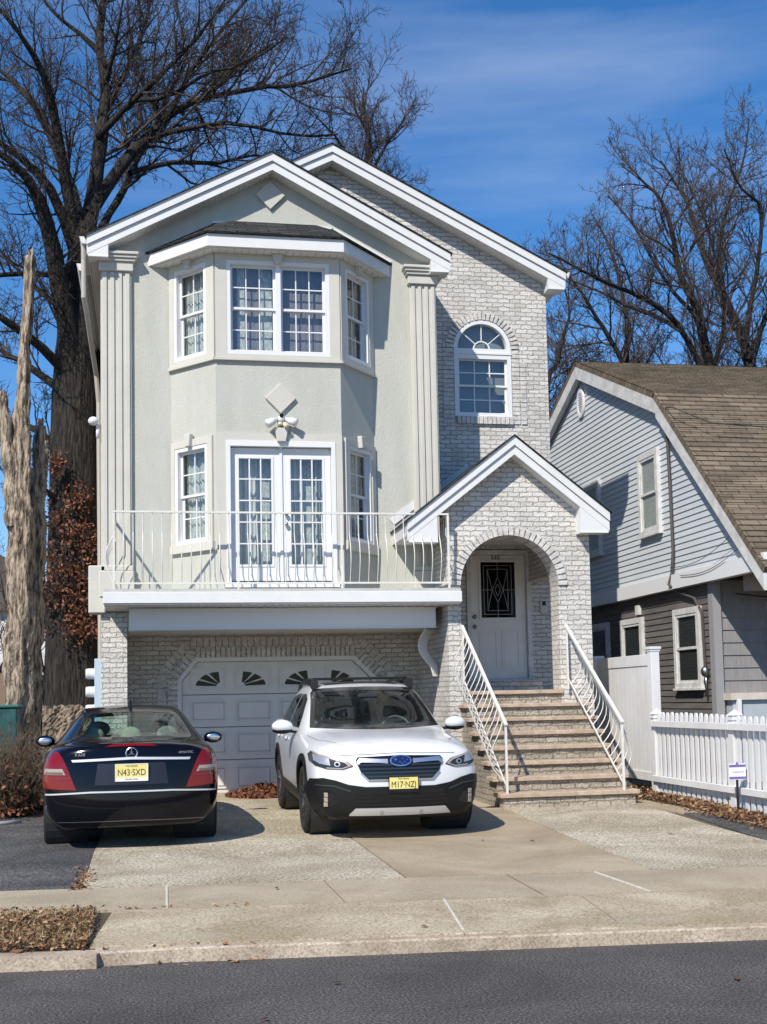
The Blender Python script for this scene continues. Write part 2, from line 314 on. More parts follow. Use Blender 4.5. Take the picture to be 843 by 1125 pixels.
def window(parent, o, u, n, u0, u1, z0, z1, cols=3, rows=2, sashes=2, curtain=None, units=1, label=None, frame_w=.055, out=.025, mt=None, room=True, trim=0, depth=.10):
    """double-hung window set in an opening of the wall: frame > glass_pane, curtain"""
    mt = mt or M_vinyl; f = MB(); g = MB()
    ob = lambda a, b, c, d, e, h: f.obox(o, u, n, a, b, c, d, e, h)
    for (a, b, c, d) in ((u0, u0 + frame_w, z0, z1), (u1 - frame_w, u1, z0, z1), (u0 + frame_w, u1 - frame_w, z1 - frame_w, z1), (u0 + frame_w, u1 - frame_w, z0, z0 + frame_w)):
        ob(a, b, -depth, out, c, d)
    uw = (u1 - u0 - 2 * frame_w + (units - 1) * -.07) / units
    for k in range(units):
        a = u0 + frame_w + k * (uw + .07); b = a + uw
        if k: ob(a - .07, a, -depth, out - .004, z0 + frame_w, z1 - frame_w)
        zz0, zz1 = z0 + frame_w, z1 - frame_w; hm = (zz0 + zz1) / 2
        spans = [(hm - .015, zz1, -.045, 0), (zz0, hm + .015, -.075, 1)] if sashes == 2 else [(zz0, zz1, -.05, 0)]
        for (c, d, dep, low) in spans:
            r = .035
            for q in ((a, a + r, c, d), (b - r, b, c, d), (a + r, b - r, d - r, d), (a + r, b - r, c, c + r)): ob(q[0], q[1], dep - .025, dep, q[2], q[3])
            for i in range(1, cols): x = a + r + (b - a - 2 * r) * i / cols; ob(x - .008, x + .008, dep - .016, dep - .004, c + r, d - r)
            for j in range(1, rows): z = c + r + (d - c - 2 * r) * j / rows; ob(a + r, b - r, dep - .015, dep - .003, z - .008, z + .008)
            g.obox(o, u, n, a + r * .6, b - r * .6, dep - .014, dep - .011, c + r * .6, d - r * .6)
    w = f.build('window', mt, parent)
    if label: w['label'] = label
    g.build('glass_pane', M_glass, w)
    if curtain:
        cmat, gaps, amp = curtain; c = MB(); nn = 36
        for (a, b) in gaps:
            A = u0 + frame_w + (u1 - u0 - 2 * frame_w) * a; B = u0 + frame_w + (u1 - u0 - 2 * frame_w) * b; vs = []
            N = max(6, int((B - A) / .012))
            for i in range(N + 1):
                x = A + (B - A) * i / N; dd = -.17 + amp * math.sin(x * 95 + a * 9) + amp * .5 * math.sin(x * 41)
                for z in (z0 + .03, z1 - .03): vs.append((o[0] + u[0] * x + n[0] * dd, o[1] + u[1] * x + n[1] * dd, z))
            c.add(vs, [(2 * i, 2 * i + 2, 2 * i + 3, 2 * i + 1) for i in range(N)])
        c.build('curtain', cmat, w, smooth=True)
    return w

def lace_mat(name, c1, c2, sc=30):
    m = mat(name, c1, .9, var=c2, scale=sc, detail=6, stretch=(1.8, 1.8, .8)); return m
M_lace = lace_mat('lace_curtain', (.66, .66, .62), (.36, .37, .36), 20)
M_drape = mat('mauve_shade', (.20, .175, .19), .9, var=(.25, .22, .235), scale=3)
M_voile = mat('white_voile', (.66, .63, .60), .9, var=(.55, .52, .50), scale=5)
M_blind = mat('grey_blind', (.22, .23, .25), .9)

def brick_band(path, width, y, name, parent, mt, proud=.02, th=.068, gap=.012, side=1):
    """soldier bricks along a polyline in the x,z plane, standing out from the wall at y"""
    mb = MB(); rng = random.Random(len(path) * 7 + int(width * 100))
    for (a, b) in zip(path[:-1], path[1:]):
        a = Vector(a); b = Vector(b); L = (b - a).length; d = (b - a) / L; nrm = Vector((-d.y, d.x)) * side
        n = max(1, round(L / (th + gap))); st = L / n
        for i in range(n):
            p = a + d * (i * st + gap / 2); q = a + d * ((i + 1) * st - gap / 2); pr = proud + rng.uniform(-.004, .004); j = rng.uniform(-.004, .004)
            mb.prism([(p.x, p.y), (q.x, q.y), (q.x + nrm.x * (width + j), q.y + nrm.y * (width + j)), (p.x + nrm.x * (width + j), p.y + nrm.y * (width + j))], 'y', y - pr, y + .02)
    return mb.build(name, mt, parent)
def arc(cx, cz, r, a0, a1, n): return [(cx + r * math.cos(R(a0 + (a1 - a0) * i / n)), cz + r * math.sin(R(a0 + (a1 - a0) * i / n))) for i in range(n + 1)]

# ------------------------------------------------------------------ the ground
GY = [(-50, 0), (7.96, 0), (7.965, .09), (9.2, .13), (10.2, .15), (13, .17), (15, .21), (19.1, .23), (30, .30), (60, .40)]
def g(x, y):
    t = y + .1 * max(-12, min(12, x))
    return float(np.interp(t, [p[0] for p in GY], [p[1] for p in GY]))
def sheet(name, poly, off, mt, fine=0, kind='structure', thick=.03):
    """ground-hugging sheet cut along the breaks of the terrain; poly in (x,y)"""
    bm = bmesh.new(); f = bm.faces.new([bm.verts.new((p[0], p[1], 0)) for p in poly]); bmesh.ops.triangulate(bm, faces=[f])
    cuts = [((0, c, 0), (.1, 1, 0)) for c in [p[0] for p in GY[2:]]]
    if fine:
        xs = [p[0] for p in poly]; ys = [p[1] for p in poly]
        cuts += [((x, 0, 0), (1, 0, 0)) for x in np.arange(min(xs), max(xs), fine)] + [((0, y, 0), (0, 1, 0)) for y in np.arange(min(ys), max(ys), fine)]
    for co, no in cuts: bmesh.ops.bisect_plane(bm, geom=bm.verts[:] + bm.edges[:] + bm.faces[:], plane_co=co, plane_no=Vector(no).normalized(), dist=1e-5)
    for v in bm.verts: v.co.z = g(v.co.x, v.co.y) + off
    bmesh.ops.recalc_face_normals(bm, faces=bm.faces)
    if bm.faces and sum(f.normal.z for f in bm.faces) < 0: bmesh.ops.reverse_faces(bm, faces=bm.faces)
    ext = bmesh.ops.extrude_face_region(bm, geom=bm.faces[:]); 
    for v in [e for e in ext['geom'] if isinstance(e, bmesh.types.BMVert)]: v.co.z += 0
    low = set(e for e in ext['geom'] if isinstance(e, bmesh.types.BMVert))
    for v in bm.verts:
        if v not in low: v.co.z -= thick
    bmesh.ops.recalc_face_normals(bm, faces=bm.faces)
    me = bpy.data.meshes.new(name); bm.to_mesh(me); bm.free(); o = link_mesh(name, me, mt); tag(o, kind=kind); return o

gb = MB(); gb.add([(-1500, -1500, -.03), (1500, -1500, -.03), (1500, 1500, -.03), (-1500, 1500, -.03)], [(0, 1, 2, 3)]); tag(gb.build('ground', M_soil), kind='structure')
def yy(x, t): return t - .1 * max(-12, min(12, x))
sheet('road', [(-60, -2), (60, -2), (60, yy(60, 7.955)), (12, yy(12, 7.955)), (-12, yy(-12, 7.955)), (-60, yy(-12, 7.955))], 0, M_asph)
sheet('yard', [(-60, yy(-60, 7.98)), (-12, yy(-12, 7.98)), (12, yy(12, 7.98)), (60, yy(60, 7.98)), (60, 90), (-60, 90)], -.012, M_soil, thick=.1)
XL, XR = -12, 12
kb = MB()
kb.prism([(XL, yy(XL, 7.83)), (-.34, 7.875), (-.30, 8.03), (XL, yy(XL, 7.97))], 'z', -.02, .085)
tag(kb.build('kerb', M_curb), kind='structure')
kb = MB(); pts = [(-.36, 7.93), (.11, 7.935), (1.42, 7.80), (2.5, 7.70), (4.0, 7.55), (XR, yy(XR, 7.95)), (XR, yy(XR, 8.05)), (4.0, 7.66), (2.5, 7.81), (1.42, 7.93), (.11, 8.06), (-.36, 8.13)]
kb.prism(pts, 'z', -.02, .088); tag(kb.build('gutter_kerb', M_curb, bevel=.012), kind='structure')
sheet('driveway_apron', [(-.39, 8.10), (.11, 8.03), (1.42, 7.90), (4.2, 7.62), (XR, yy(XR, 8.03)), (XR, yy(XR, 8.5)), (4.9, 8.34), (4.62, 8.66), (1.65, 8.995), (-.28, 9.19)], .005, M_apron)
sheet('sidewalk', [(XL, yy(XL, 9.2)), (XR, yy(XR, 9.2)), (XR, yy(XR, 10.2)), (XL, yy(XL, 10.2))], .001, M_conc)
sheet('asphalt_parking_strip', [(-7, yy(-7, 10.21)), (-.56, yy(-.56, 10.21)), (-.57, 12.5), (-.50, 17.2), (-7, 17.2)], -.001, M_asph2)
sheet('aggregate_driveway', [(-.55, yy(-.55, 10.21)), (-.565, 12.53), (-.50, 17.2), (-.5, 19.1), (3.9, 19.1), (3.9, 15.0), (2.03, 13.0), (2.02, 10.012)], .003, M_agg)
sheet('garage_slab', [(.1, 17.75), (3.9, 17.55), (3.9, 19.15), (.1, 19.15)], .009, M_tan)
sheet('tan_driveway', [(2.035, 10.01), (2.045, 13.0), (3.3, 16.6), (4.29, 16.6), (4.285, 14.62), (4.06, 9.81)], .007, M_tan)
sheet('aggregate_walkway', [(4.075, 9.81), (4.30, 14.61), (4.3, 15.2), (6.0, 15.2), (6.05, 14.35), (5.86, 11.19), (5.45, 9.67)], .004, M_agg)
sheet('tan_walkway', [(6.0, 15.6), (6.06, 14.35), (6.17, 13.85), (6.42, 13.75), (6.30, 16.9), (6.05, 17.0)], .008, M_tan)
sheet('asphalt_patch', [(6.18, 13.84), (6.42, 13.74), (6.45, 12.6), (6.42, 9.57), (5.47, 9.66), (5.9, 11.3)], .002, M_asph2)
def joint(a, b, w, dz=.004):
    p = Vector((a[0], a[1], g(*a) + dz)); q = Vector((b[0], b[1], g(*b) + dz)); mid = (p + q) / 2; mid.z = g(mid.x, mid.y) + dz
    m = MB(); m.beam(p, mid, w * .7, .008); m.beam(mid, q, w * .7, .008); return m
M_joint = mat('white_joint_filler', (.66, .64, .58), .9, var=(.46, .42, .35), scale=26); M_jd = mat('dark_joint', (.20, .165, .125), .9)
for a, b, w, mm, nm in [((.11, 10.17), (.10, 9.22), .022, M_joint, 'joint_filler'), ((3.58, 9.82), (3.66, 8.86), .022, M_joint, 'joint_filler'), ((2.1, 8.97), (1.98, 7.92), .024, M_joint, 'joint_filler'),
                    ((2.85, 9.90), (2.85, 8.93), .006, M_jd, 'control_joint'), ((1.36, 10.03), (1.38, 9.08), .006, M_jd, 'control_joint'), ((-1.4, 10.3), (-1.35, 9.36), .006, M_jd, 'control_joint'),
                    ((5.1, 9.66), (5.12, 8.7), .006, M_jd, 'control_joint'), ((.60, 7.99), (.63, 7.92), .006, M_jd, 'control_joint'), ((1.97, 7.88), (1.96, 7.80), .006, M_jd, 'control_joint'),
                    ((3.1, 8.8), (3.02, 7.85), .006, M_jd, 'control_joint')]:
    tag(joint(a, b, w).build(nm, mm), kind='structure')

# ------------------------------------------------------------------ the house
H = empty('house', (2.87, 19.1, .2), 'three-storey white brick and pale green stucco house with bay windows, balcony and garage', 'house')
FX = ((1, 0), (0, -1))          # frame of a wall that faces the street
YM, YS, YP = 19.1, 17.9, 17.0   # main wall, stucco wall, porch wall
def zmain(x): return 10.30 - .50 * abs(x - 2.87)
def zstuc(x): return 9.50 - .525 * abs(x - 1.79)
def zport(x): return 5.16 - .78 * abs(x - 5.12)
W = MB()
# main front wall above the recess, behind the stucco volume
W.prism([(-.7, 2.66), (4.28, 2.66), (4.28, zmain(4.28)), (2.87, zmain(2.87)), (-.7, zmain(-.7))], 'y', YM, YM + .2)
xc = 5.33
lh = [(4.28, .2), (xc, .2), (xc, 1.88), (4.96, 1.88), (4.96, 3.98), (xc, 3.98), (xc, 6.16), (4.85, 6.16), (4.85, 7.28)] + arc(xc, 7.28, .48, 180, 90, 10)[1:] + [(xc, zmain(xc)), (4.28, zmain(4.28))]
rh = [(6.44, .2), (xc, .2), (xc, 1.88), (6.04, 1.88), (6.04, 3.98), (xc, 3.98), (xc, 6.16), (5.81, 6.16), (5.81, 7.28)] + arc(xc, 7.28, .48, 0, 90, 10)[1:] + [(xc, zmain(xc)), (6.44, zmain(6.44))]
W.prism(lh, 'y', YM, YM + .2); W.prism(rh, 'y', YM, YM + .2)
# garage wall in the recess with its chamfered opening
W.prism([(-.6, .15), (.39, .15), (.39, 1.97), (.66, 2.30), (3.13, 2.30), (3.46, 1.97), (3.46, .15), (4.2, .15), (4.2, 2.66), (-.6, 2.66)], 'y', YM, YM + .2)
W.box(-.70, -.34, YS - .004, YS + .35, .1, 2.925)                 # left pier
W.box(-.70, -.602, YS + .352, 31, .1, 2.96)                 # left side, ground storey
W.box(6.34, 6.44, YM + .2, 31, .1, 8.5); W.box(-.6, 6.34, 30.9, 31, .1, 8.5)
W.build('brick_wall', M_brick, H)
W = MB(); W.box(-.70, -.60, YS + .2, YM, 2.961, 8.35); W.box(-.70, -.6, YM, 31, 2.961, 8.5); 
W.build('side_wall', M_side, H)
W = MB(); W.box(4.18, 4.28, YS + .2, YM, 4.31, 8.1); W.build('stucco_return', M_stucco, H)
W = MB(); W.box(-.33, 4.14, YS + .02, YM, 2.66, 2.72); W.build('recess_ceiling', M_soffit, H)
# stucco volume: wall left and right of the bay, gable above
W = MB()
W.prism([(-.70, 2.70), (.30, 2.70), (.30, 8.02), (3.29, 8.02), (3.29, 2.70), (4.28, 2.70), (4.28, zstuc(4.28)), (1.79, zstuc(1.79)), (-.70, zstuc(-.70))], 'y', YS, YS + .2)

W.build('stucco_wall', M_stucco, H)
# the bay: three faces with openings
bA, bB, bC, bD = (.30, 17.9), (.91, 17.2), (2.69, 17.2), (3.29, 17.9)
def frame(a, b):
    d = Vector((b[0] - a[0], b[1] - a[1])); L = d.length; d /= L; return a, (d.x, d.y), (d.y, -d.x), L
fl, fc, fr = frame(bA, bB), frame(bB, bC), frame(bC, bD)
B = MB()
hl = [(.10, .77, 3.86, 5.26), (.10, .77, 6.54, 7.88)]
hr = [(.13, .80, 3.88, 5.27), (.13, .80, 6.55, 7.88)]
B.wall(*fl[:3], 0, fl[3], 3.12, 8.05, hl, .14); B.wall(*fc[:3], 0, fc[3], 3.12, 8.05, [(.13, 1.68, 3.27, 5.28), (.16, 1.63, 6.52, 7.88)], .14); B.wall(*fr[:3], 0, fr[3], 3.12, 8.05, hr, .14)
B.build('bay_wall', M_stucco, H)
# cream surrounds: upper band with sill edge, lower surrounds
T = MB()
for F, holes in ((fl, [hl[1]]), (fc, [(.16, 1.63, 6.52, 7.88)]), (fr, [hr[1]])):
    u1 = F[3]
    q = [(max(h[0], 0), h[1], h[2], h[3]) for h in holes]
    h = q[0]; P = lambda a, b, c, d, o=.03: T.obox(F[0], F[1], F[2], a, b, .001, o, c, d)
    P(.0, h[0], 6.45, 8.0); P(h[1], u1, 6.45, 8.0); P(h[0], h[1], 6.45, h[2]); P(h[0], h[1], h[3], 8.0)
    T.obox(F[0], F[1], F[2], -.01 if F is not fc else -.02, u1 + (.01 if F is not fc else .02), .001, .055, 6.425, 6.462)
T.build('bay_window_surround', M_cream, H)
T = MB()
for F, h, s0, s1 in ((fl, hl[0], .015, .905), (fr, hr[0], .02, .90)):
    P = lambda a, b, c, d, o=.035: T.obox(F[0], F[1], F[2], a, b, .001, o, c, d)
    P(h[0] - .075, h[0], 3.80, 5.36); P(h[1], h[1] + .10, 3.80, 5.36); P(h[0], h[1], h[3], 5.36); P(h[0] - .09, h[1] + .12, 3.74, h[2], .055)
P = lambda a, b, c, d, o=.035: T.obox(fc[0], fc[1], fc[2], a, b, .001, o, c, d)
P(.0, .13, 3.16, 5.38); P(1.68, 1.78, 3.16, 5.38); P(.13, 1.68, 5.28, 5.38); T.build('lower_window_surround', M_cream, H)
# keystones
def keystone(F, u, z0, z1, w0, w1, d=.10):
    m = MB(); o, uu, n = F[:3]; vs = []
    for b in (.02, d):
        for (a, z) in ((u - w0, z0), (u + w0, z0), (u + w1, z1), (u - w1, z1)): vs.append((o[0] + uu[0] * a + n[0] * b, o[1] + uu[1] * a + n[1] * b, z))
    m.add(vs, [(0, 1, 2, 3), (7, 6, 5, 4), (0, 4, 5, 1), (1, 5, 6, 2), (2, 6, 7, 3), (3, 7, 4, 0)]); return m.build('keystone', M_cream, H, bevel=.008)
keystone(fc, .89, 7.84, 8.0, .05, .085); keystone(fl, .43, 7.86, 8.0, .05, .08); keystone(fr, .47, 7.86, 8.0, .05, .08)
keystone(fc, .91, 5.26, 5.46, .06, .10); keystone(fl, .43, 5.25, 5.43, .04, .06); keystone(fr, .45, 5.26, 5.44, .04, .06)
# windows of the bay
window(H, *fc[:3], .16, 1.63, 6.52, 7.88, units=2, curtain=(M_drape, [(0, .36), (.47, 1)], .003), label='wide double window in the middle of the upper bay')
window(H, *fl[:3], .10, .77, 6.54, 7.88, cols=2, curtain=(M_lace, [(0, 1)], .02), label='narrow upper bay window, left face')
window(H, *fr[:3], .13, .80, 6.55, 7.88, cols=2, curtain=(M_drape, [(0, .3), (.6, 1)], .02), label='narrow upper bay window, right face')
window(H, *fl[:3], .10, .77, 3.86, 5.26, cols=2, curtain=(M_lace, [(0, .8)], .02), label='narrow balcony-level window left of the french doors')
window(H, *fr[:3], .13, .80, 3.88, 5.27, cols=2, curtain=(M_lace, [(.3, 1)], .02), label='narrow balcony-level window right of the french doors')
M = MB(); M.obox(*fc[:3], .32, .43, -.19, -.16, 6.6, 7.85); M.obox(*fc[:3], .66, .82, -.19, -.16, 6.6, 7.85); M.build('lace_panel', M_lace, H)
# dark rooms behind the bay so that nothing shows through
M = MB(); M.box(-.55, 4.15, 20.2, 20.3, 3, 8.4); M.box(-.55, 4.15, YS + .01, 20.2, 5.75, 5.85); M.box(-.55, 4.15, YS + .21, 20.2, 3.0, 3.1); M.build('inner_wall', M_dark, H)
# french doors
D = MB(); o3 = fc[:3]
for a, b, c, d in ((.13, .19, 3.27, 5.28), (1.62, 1.68, 3.27, 5.28), (.19, 1.62, 5.20, 5.28)): D.obox(*o3, a, b, -.13, .045, c, d)
D.obox(*o3, .10, 1.71, -.13, .075, 3.20, 3.27)
fd = D.build('french_door', M_vinyl, H); gl = MB()
for a, b in ((.195, .885), (.925, 1.615)):
    D = MB(); s = .105
    for q in ((a, a + s, 3.30, 5.19), (b - s, b, 3.30, 5.19), (a + s, b - s, 5.05, 5.19), (a + s, b - s, 3.30, 3.52)): D.obox(*o3, q[0], q[1], -.09, -.045, q[2], q[3])
    for q in ((a + s - .02, a + s + .012), (b - s - .012, b - s + .02)): D.obox(*o3, q[0], q[1], -.10, -.035, 3.50, 5.07)
    for q in ((3.50, 3.532), (5.038, 5.07)): D.obox(*o3, a + s + .012, b - s - .012, -.10, -.035, *q)
    for i in (1, 2): x = a + s + (b - a - 2 * s) * i / 3; D.obox(*o3, x - .009, x + .009, -.085, -.04, 3.532, 5.038)
    for j in range(1, 5): z = 3.52 + 1.53 * j / 5; D.obox(*o3, a + s + .01, b - s - .01, -.084, -.041, z - .009, z + .009)
    D.build('door_leaf', M_vinyl, fd); gl.obox(*o3, a + s - .01, b - s + .01, -.068, -.062, 3.51, 5.06)
gl.build('glass_pane', M_glass, fd)
D = MB(); D.obox(*o3, .886, .924, -.09, -.025, 3.29, 5.20); D.build('astragal', M_vinyl, fd)
for z in (4.10, 4.24): D = MB(); D.ball((.91 + .97, 17.2 + .0, z), (.03, .035, .03)); D.build('door_handle', M_metalgrey, fd, smooth=True)
C_ = MB()
for (a, b) in ((.22, .60), (1.02, 1.24), (1.42, 1.58)):
    N = int((b - a) / .01); vs = []
    for i in range(N + 1):
        x = a + (b - a) * i / N; dd = -.24 + .022 * math.sin(x * 80) + .01 * math.sin(x * 37)
        for z in (3.3, 5.15): vs.append((bB[0] + x, 17.2 - dd, z))
    C_.add(vs, [(2 * i, 2 * i + 2, 2 * i + 3, 2 * i + 1) for i in range(N)])
C_.build('curtain', M_voile, fd, smooth=True)
C_ = MB(); C_.obox(*o3, .22, .86, -.30, -.28, 3.3, 5.15); C_.obox(*o3, .98, 1.60, -.34, -.32, 3.3, 5.15); C_.build('lace_curtain', M_lace, fd)
# bay roof: hexagonal eave, fascia, soffit
eo = [(-.02, 17.9), (.80, 16.95), (2.73, 16.95), (3.58, 17.9)]; tp = [(.93, 17.9), (1.15, 17.62), (2.48, 17.62), (2.71, 17.9)]
Bf = MB()
Bf.prism(eo, 'z', 7.99, 8.165); bf = Bf.build('bay_roof_fascia', M_white, H)
Bs = MB(); ins = [(.05, 17.9), (.845, 17.0), (2.69, 17.0), (3.51, 17.9)]; Bs.prism(ins, 'z', 7.975, 7.989); Bs.build('bay_soffit', M_soffit, H)
slats = MB()
for i in range(34):
    x = .02 + i * .105; y0 = 17.0 if .85 < x < 2.69 else 17.0 + (abs(x - .85) * 1.13 if x < .85 else abs(x - 2.69) * 1.1)
    if y0 < 17.88: slats.box(x, x + .012, y0 + .01, 17.89, 7.969, 7.976)
slats.build('soffit_rib', mat('soffit_shadow_rib', (.5, .49, .47), .7), H)
rf = MB(); e2 = [(-.06, 17.899), (.78, 16.91), (2.75, 16.91), (3.62, 17.899)]
lo = [(x, y, 8.17) for x, y in e2]; lo2 = [(x, y, 8.195) for x, y in e2]; hi = [(.93, 17.899, 8.68), (1.2, 17.70, 8.66), (2.44, 17.70, 8.66), (2.71, 17.899, 8.68)]
rf.add(lo + lo2 + hi, [(0, 1, 5, 4), (1, 2, 6, 5), (2, 3, 7, 6), (4, 5, 9, 8), (5, 6, 10, 9), (6, 7, 11, 10), (8, 9, 10, 11), (3, 2, 1, 0)])
rf.build('bay_roof', M_shinglez, H)
fs = MB(); fs.box(.92, 2.72, 17.875, 17.898, 8.682, 8.715); fs.beam((2.71, 17.885, 8.70), (3.60, 17.885, 8.22), .02, .03); fs.build('bay_roof_flashing', M_white, H)

# rakes and roofs
def gable(xa, za, sl, xl, xr, yf, yw, yb, roofmat, ret=True, band=.25, name='gable', endw=.30, xr_ret=True, th=.03):
    """roof with its white rake boards, soffit and cornice returns; za = top of rake at apex xa"""
    zt = lambda x, d=0: za - sl * abs(x - xa) - d
    r = MB(); e = .02
    r.prism([(xl - .03, zt(xl - .03) + .005), (xa, zt(xa) + .005), (xr + .03, zt(xr + .03) + .005), (xr + .03, zt(xr + .03) + e), (xa, zt(xa) + e * 1.15), (xl - .03, zt(xl - .03) + e)], 'y', yf - .025, yb)
    r.build(name + '_roof', roofmat, H)
    f = MB(); hb = band * .48
    for (d0, d1, pr) in ((0, hb, .0), (hb, band, .03)):
        f.prism([(xl, zt(xl, d0)), (xa, zt(xa, d0)), (xr, zt(xr, d0)), (xr, zt(xr, d1)), (xa, zt(xa, d1)), (xl, zt(xl, d1))], 'y', yf + pr, yf + pr + .025)
    f.prism([(xl, zt(xl, 0)), (xa, zt(xa, 0)), (xa, zt(xa, .004)), (xl, zt(xl, .004))], 'y', yf - .012, yf)
    # returns
    for sx, x0 in ((1, xl), (-1, xr)):
        if not ret: break
        x1 = x0 + sx * endw; zb = zt(x0, band)
        f.prism([(x0 + sx * .004, zt(x0, band) - .001), (x1, zt(x1, band) - .001), (x1, zb - .02), (x0 + sx * .035, zb - .02), (x0 + sx * .004, zb - .005)], 'y', yf + .034, yw - .002)
        f.prism([(x0 + sx * .02, zb - .035), (x1, zb - .035), (x1, zb - .02), (x0 + sx * .02, zb - .02)], 'y', yf + .02, yw - .002)
    # eave fascias running back
    for sx, x0 in ((1, xl), (-1, xr)): f.prism([(x0, zt(x0, 0)), (x0 + sx * .025, zt(x0, 0)), (x0 + sx * .025, zt(x0, band * .75)), (x0, zt(x0, band * .75))], 'y', yf + .057, yb)
    f.build(name + '_rake_trim', M_white, H)
    s_ = MB(); d0, d1 = band - .02, band + .0
    s_.prism([(xl + .02, zt(xl, d0)), (xa, zt(xa, d0)), (xr - .02, zt(xr, d0)), (xr - .02, zt(xr, d1)), (xa, zt(xa, d1)), (xl + .02, zt(xl, d1))], 'y', yf + .056, yw)
    n = int((xr - xl) / .085)
    for i in range(n):
        x = xl + (xr - xl) * (i + .5) / n
        if abs(x - xa) < .03: continue
        s_.beam((x - .008, (yf + .06 + yw) / 2, zt(x - .008, d1 + .006)), (x + .008, (yf + .06 + yw) / 2, zt(x + .008, d1 + .006)), yw - yf - .07, .012)
    s_.build(name + '_soffit', M_soffit, H)
    # side soffits
    for sx, x0 in ((1, xl), (-1, xr)):
        s2 = MB(); z = zt(x0, band * .75); s2.box(x0 + sx * .03, x0 + sx * .30, yf + .1, yb, z, z + .012); s2.build(name + '_eave_soffit', M_soffit, H)
gable(2.87, 10.44, .50, -.98, 6.70, 18.8, YM, 31.3, M_shingle, name='main_gable')
gable(1.79, 9.69, .525, -.88, 4.46, 17.6, YS, 22.5, M_shingle, name='front_gable')
gable(5.12, 5.33, .78, 3.53, 6.52, 16.75, YP, 19.08, M_shingle, name='porch_gable', endw=.44, band=.26)
# gutters and downspouts
G_ = MB(); G_.prism([(6.81, 8.56), (6.705, 8.56), (6.705, 8.44), (6.77, 8.44)], 'y', 18.9, 31.2); G_.build('gutter', M_oldwhite, H)
G_ = MB(); G_.prism([(-.985, 8.30), (-.885, 8.30), (-.885, 8.20), (-.95, 8.20)], 'y', 17.66, 18.9); G_.build('gutter', M_oldwhite, H)
G_ = MB(); G_.prism([(-1.10, 8.36), (-.985, 8.36), (-.985, 8.25), (-1.06, 8.25)], 'y', 18.95, 31.2); G_.build('gutter', M_oldwhite, H)
G_ = MB(); G_.tube([(-.93, 17.75, 8.22), (-.93, 17.78, 8.0), (-.93, 17.80, 7.45), (-.90, 17.95, 7.30), (-.86, 18.3, 7.0), (-.80, 18.85, 6.6), (-.77, 18.95, 6.2), (-.755, 18.98, 3.2), (-.755, 18.98, .3)], .036, 8); G_.build('downspout', mat('tan_downspout', (.42, .39, .34), .6), H)

# pilasters with capitals and plinths
def pilaster(x0, x1, zb):
    m = MB(); y = YS
    m.box(x0, x1, y - .06, y - .001, zb, 7.88); n = 4; w = (x1 - x0) / n
    for i in range(n): m.box(x0 + i * w + .022, x0 + (i + 1) * w - .022, y - .082, y - .06, zb + .02, 7.86)
    p = m.build('pilaster', M_cream, H, bevel=.006)
    c = MB(); e = 0
    for (z0, z1, ov) in ((7.865, 8.00, .03), (8.0, 8.045, .06), (8.045, 8.09, .085), (8.09, 8.135, .11)): c.box(x0 - ov, x1 + ov, y - .085 - ov, y - .001, z0, z1)
    c.build('capital', M_cream, p, bevel=.008)
    b = MB(); b.box(x0 - .03, x1 + .03, y - .12, y - .001, 3.13, 3.50); b.box(x0 - .01, x1 + .01, y - .10, y - .001, 3.50, 3.58); b.build('plinth', M_cream, p, bevel=.01)
    return p
pilaster(-.69, -.26, 3.55); pilaster(3.87, 4.275, 3.55)
m = MB(); m.box(-.87, -.635, YS - .10, YS + .22, 2.90, 3.58); m.build('corner_block', M_cream, H, bevel=.015)
# diamonds
for (cx, cz, yw, r) in ((1.78, 9.15, YS, .222), (1.82, 5.895, 17.2, .222)):
    m = MB(); m.prism([(cx - r, cz), (cx, cz - r), (cx + r, cz), (cx, cz + r)], 'y', yw - .05, yw - .001); m.build('diamond_ornament', M_cream, H, bevel=.008)

# balcony
BX0, BX1, BY = -.63, 4.29, 16.75
bl = MB(); bl.box(BX0, BX1, BY, YS, 2.955, 3.105); bal = bl.build('balcony', M_white, H, bevel=.004)
m = MB(); m.box(BX0 + .01, BX1 - .01, BY + .02, YS, 3.106, 3.15); m.build('balcony_floor', mat('balcony_floor_grey', (.42, .42, .40), .8, var=(.5, .5, .47), scale=6), bal)
m = MB(); m.box(BX0 + .01, BX1 - .01, BY + .03, YS, 2.935, 2.954)
for i in range(44): m.box(BX0 + .05 + i * .112, BX0 + .062 + i * .112, BY + .05, YS - .02, 2.925, 2.936)
m.build('balcony_soffit', M_soffit, bal)
m = MB(); m.box(-.30, 4.02, 17.25, YS - .003, 2.635, 2.924); m.build('garage_header', mat('pale_header', (.66, .67, .69), .55), H)
m = MB(); m.box(-.31, 4.03, 17.238, 17.262, 2.622, 2.634); m.build('header_trim', M_white, H)
# balcony railing
r = MB(); ry = BY + .05; rx0, rx1 = BX0 + .14, BX1 - .17
r.box(rx0 - .012, rx1 + .012, ry - .018, ry + .018, 4.185, 4.21); r.box(rx0, rx1, ry - .010, ry + .010, 3.215, 3.24)
for x in (rx0, rx1):
    r.box(x - .015, x + .015, ry + .018, YS - .07, 4.186, 4.209); r.box(x - .01, x + .01, ry + .01, YS - .07, 3.216, 3.239)
for x in (rx0, 1.17, 2.60, rx1): r.box(x - .014, x + .014, ry - .014, ry + .014, 3.15, 4.186)
rail = r.build('balcony_railing', M_balc, bal)
def belly(bx, by, dx, dy):
    p = []; zs = np.linspace(4.19, 3.225, 15)
    for z in zs:
        t = (4.19 - z) / (4.19 - 3.225); b = 0
        if t > .30: s = (t - .30) / .70; b = .115 * math.sin(math.pi * min(1, s) ** .9) ** 1.2 if s < 1 else 0
        p.append((bx + dx * b, by + dy * b, z))
    return p
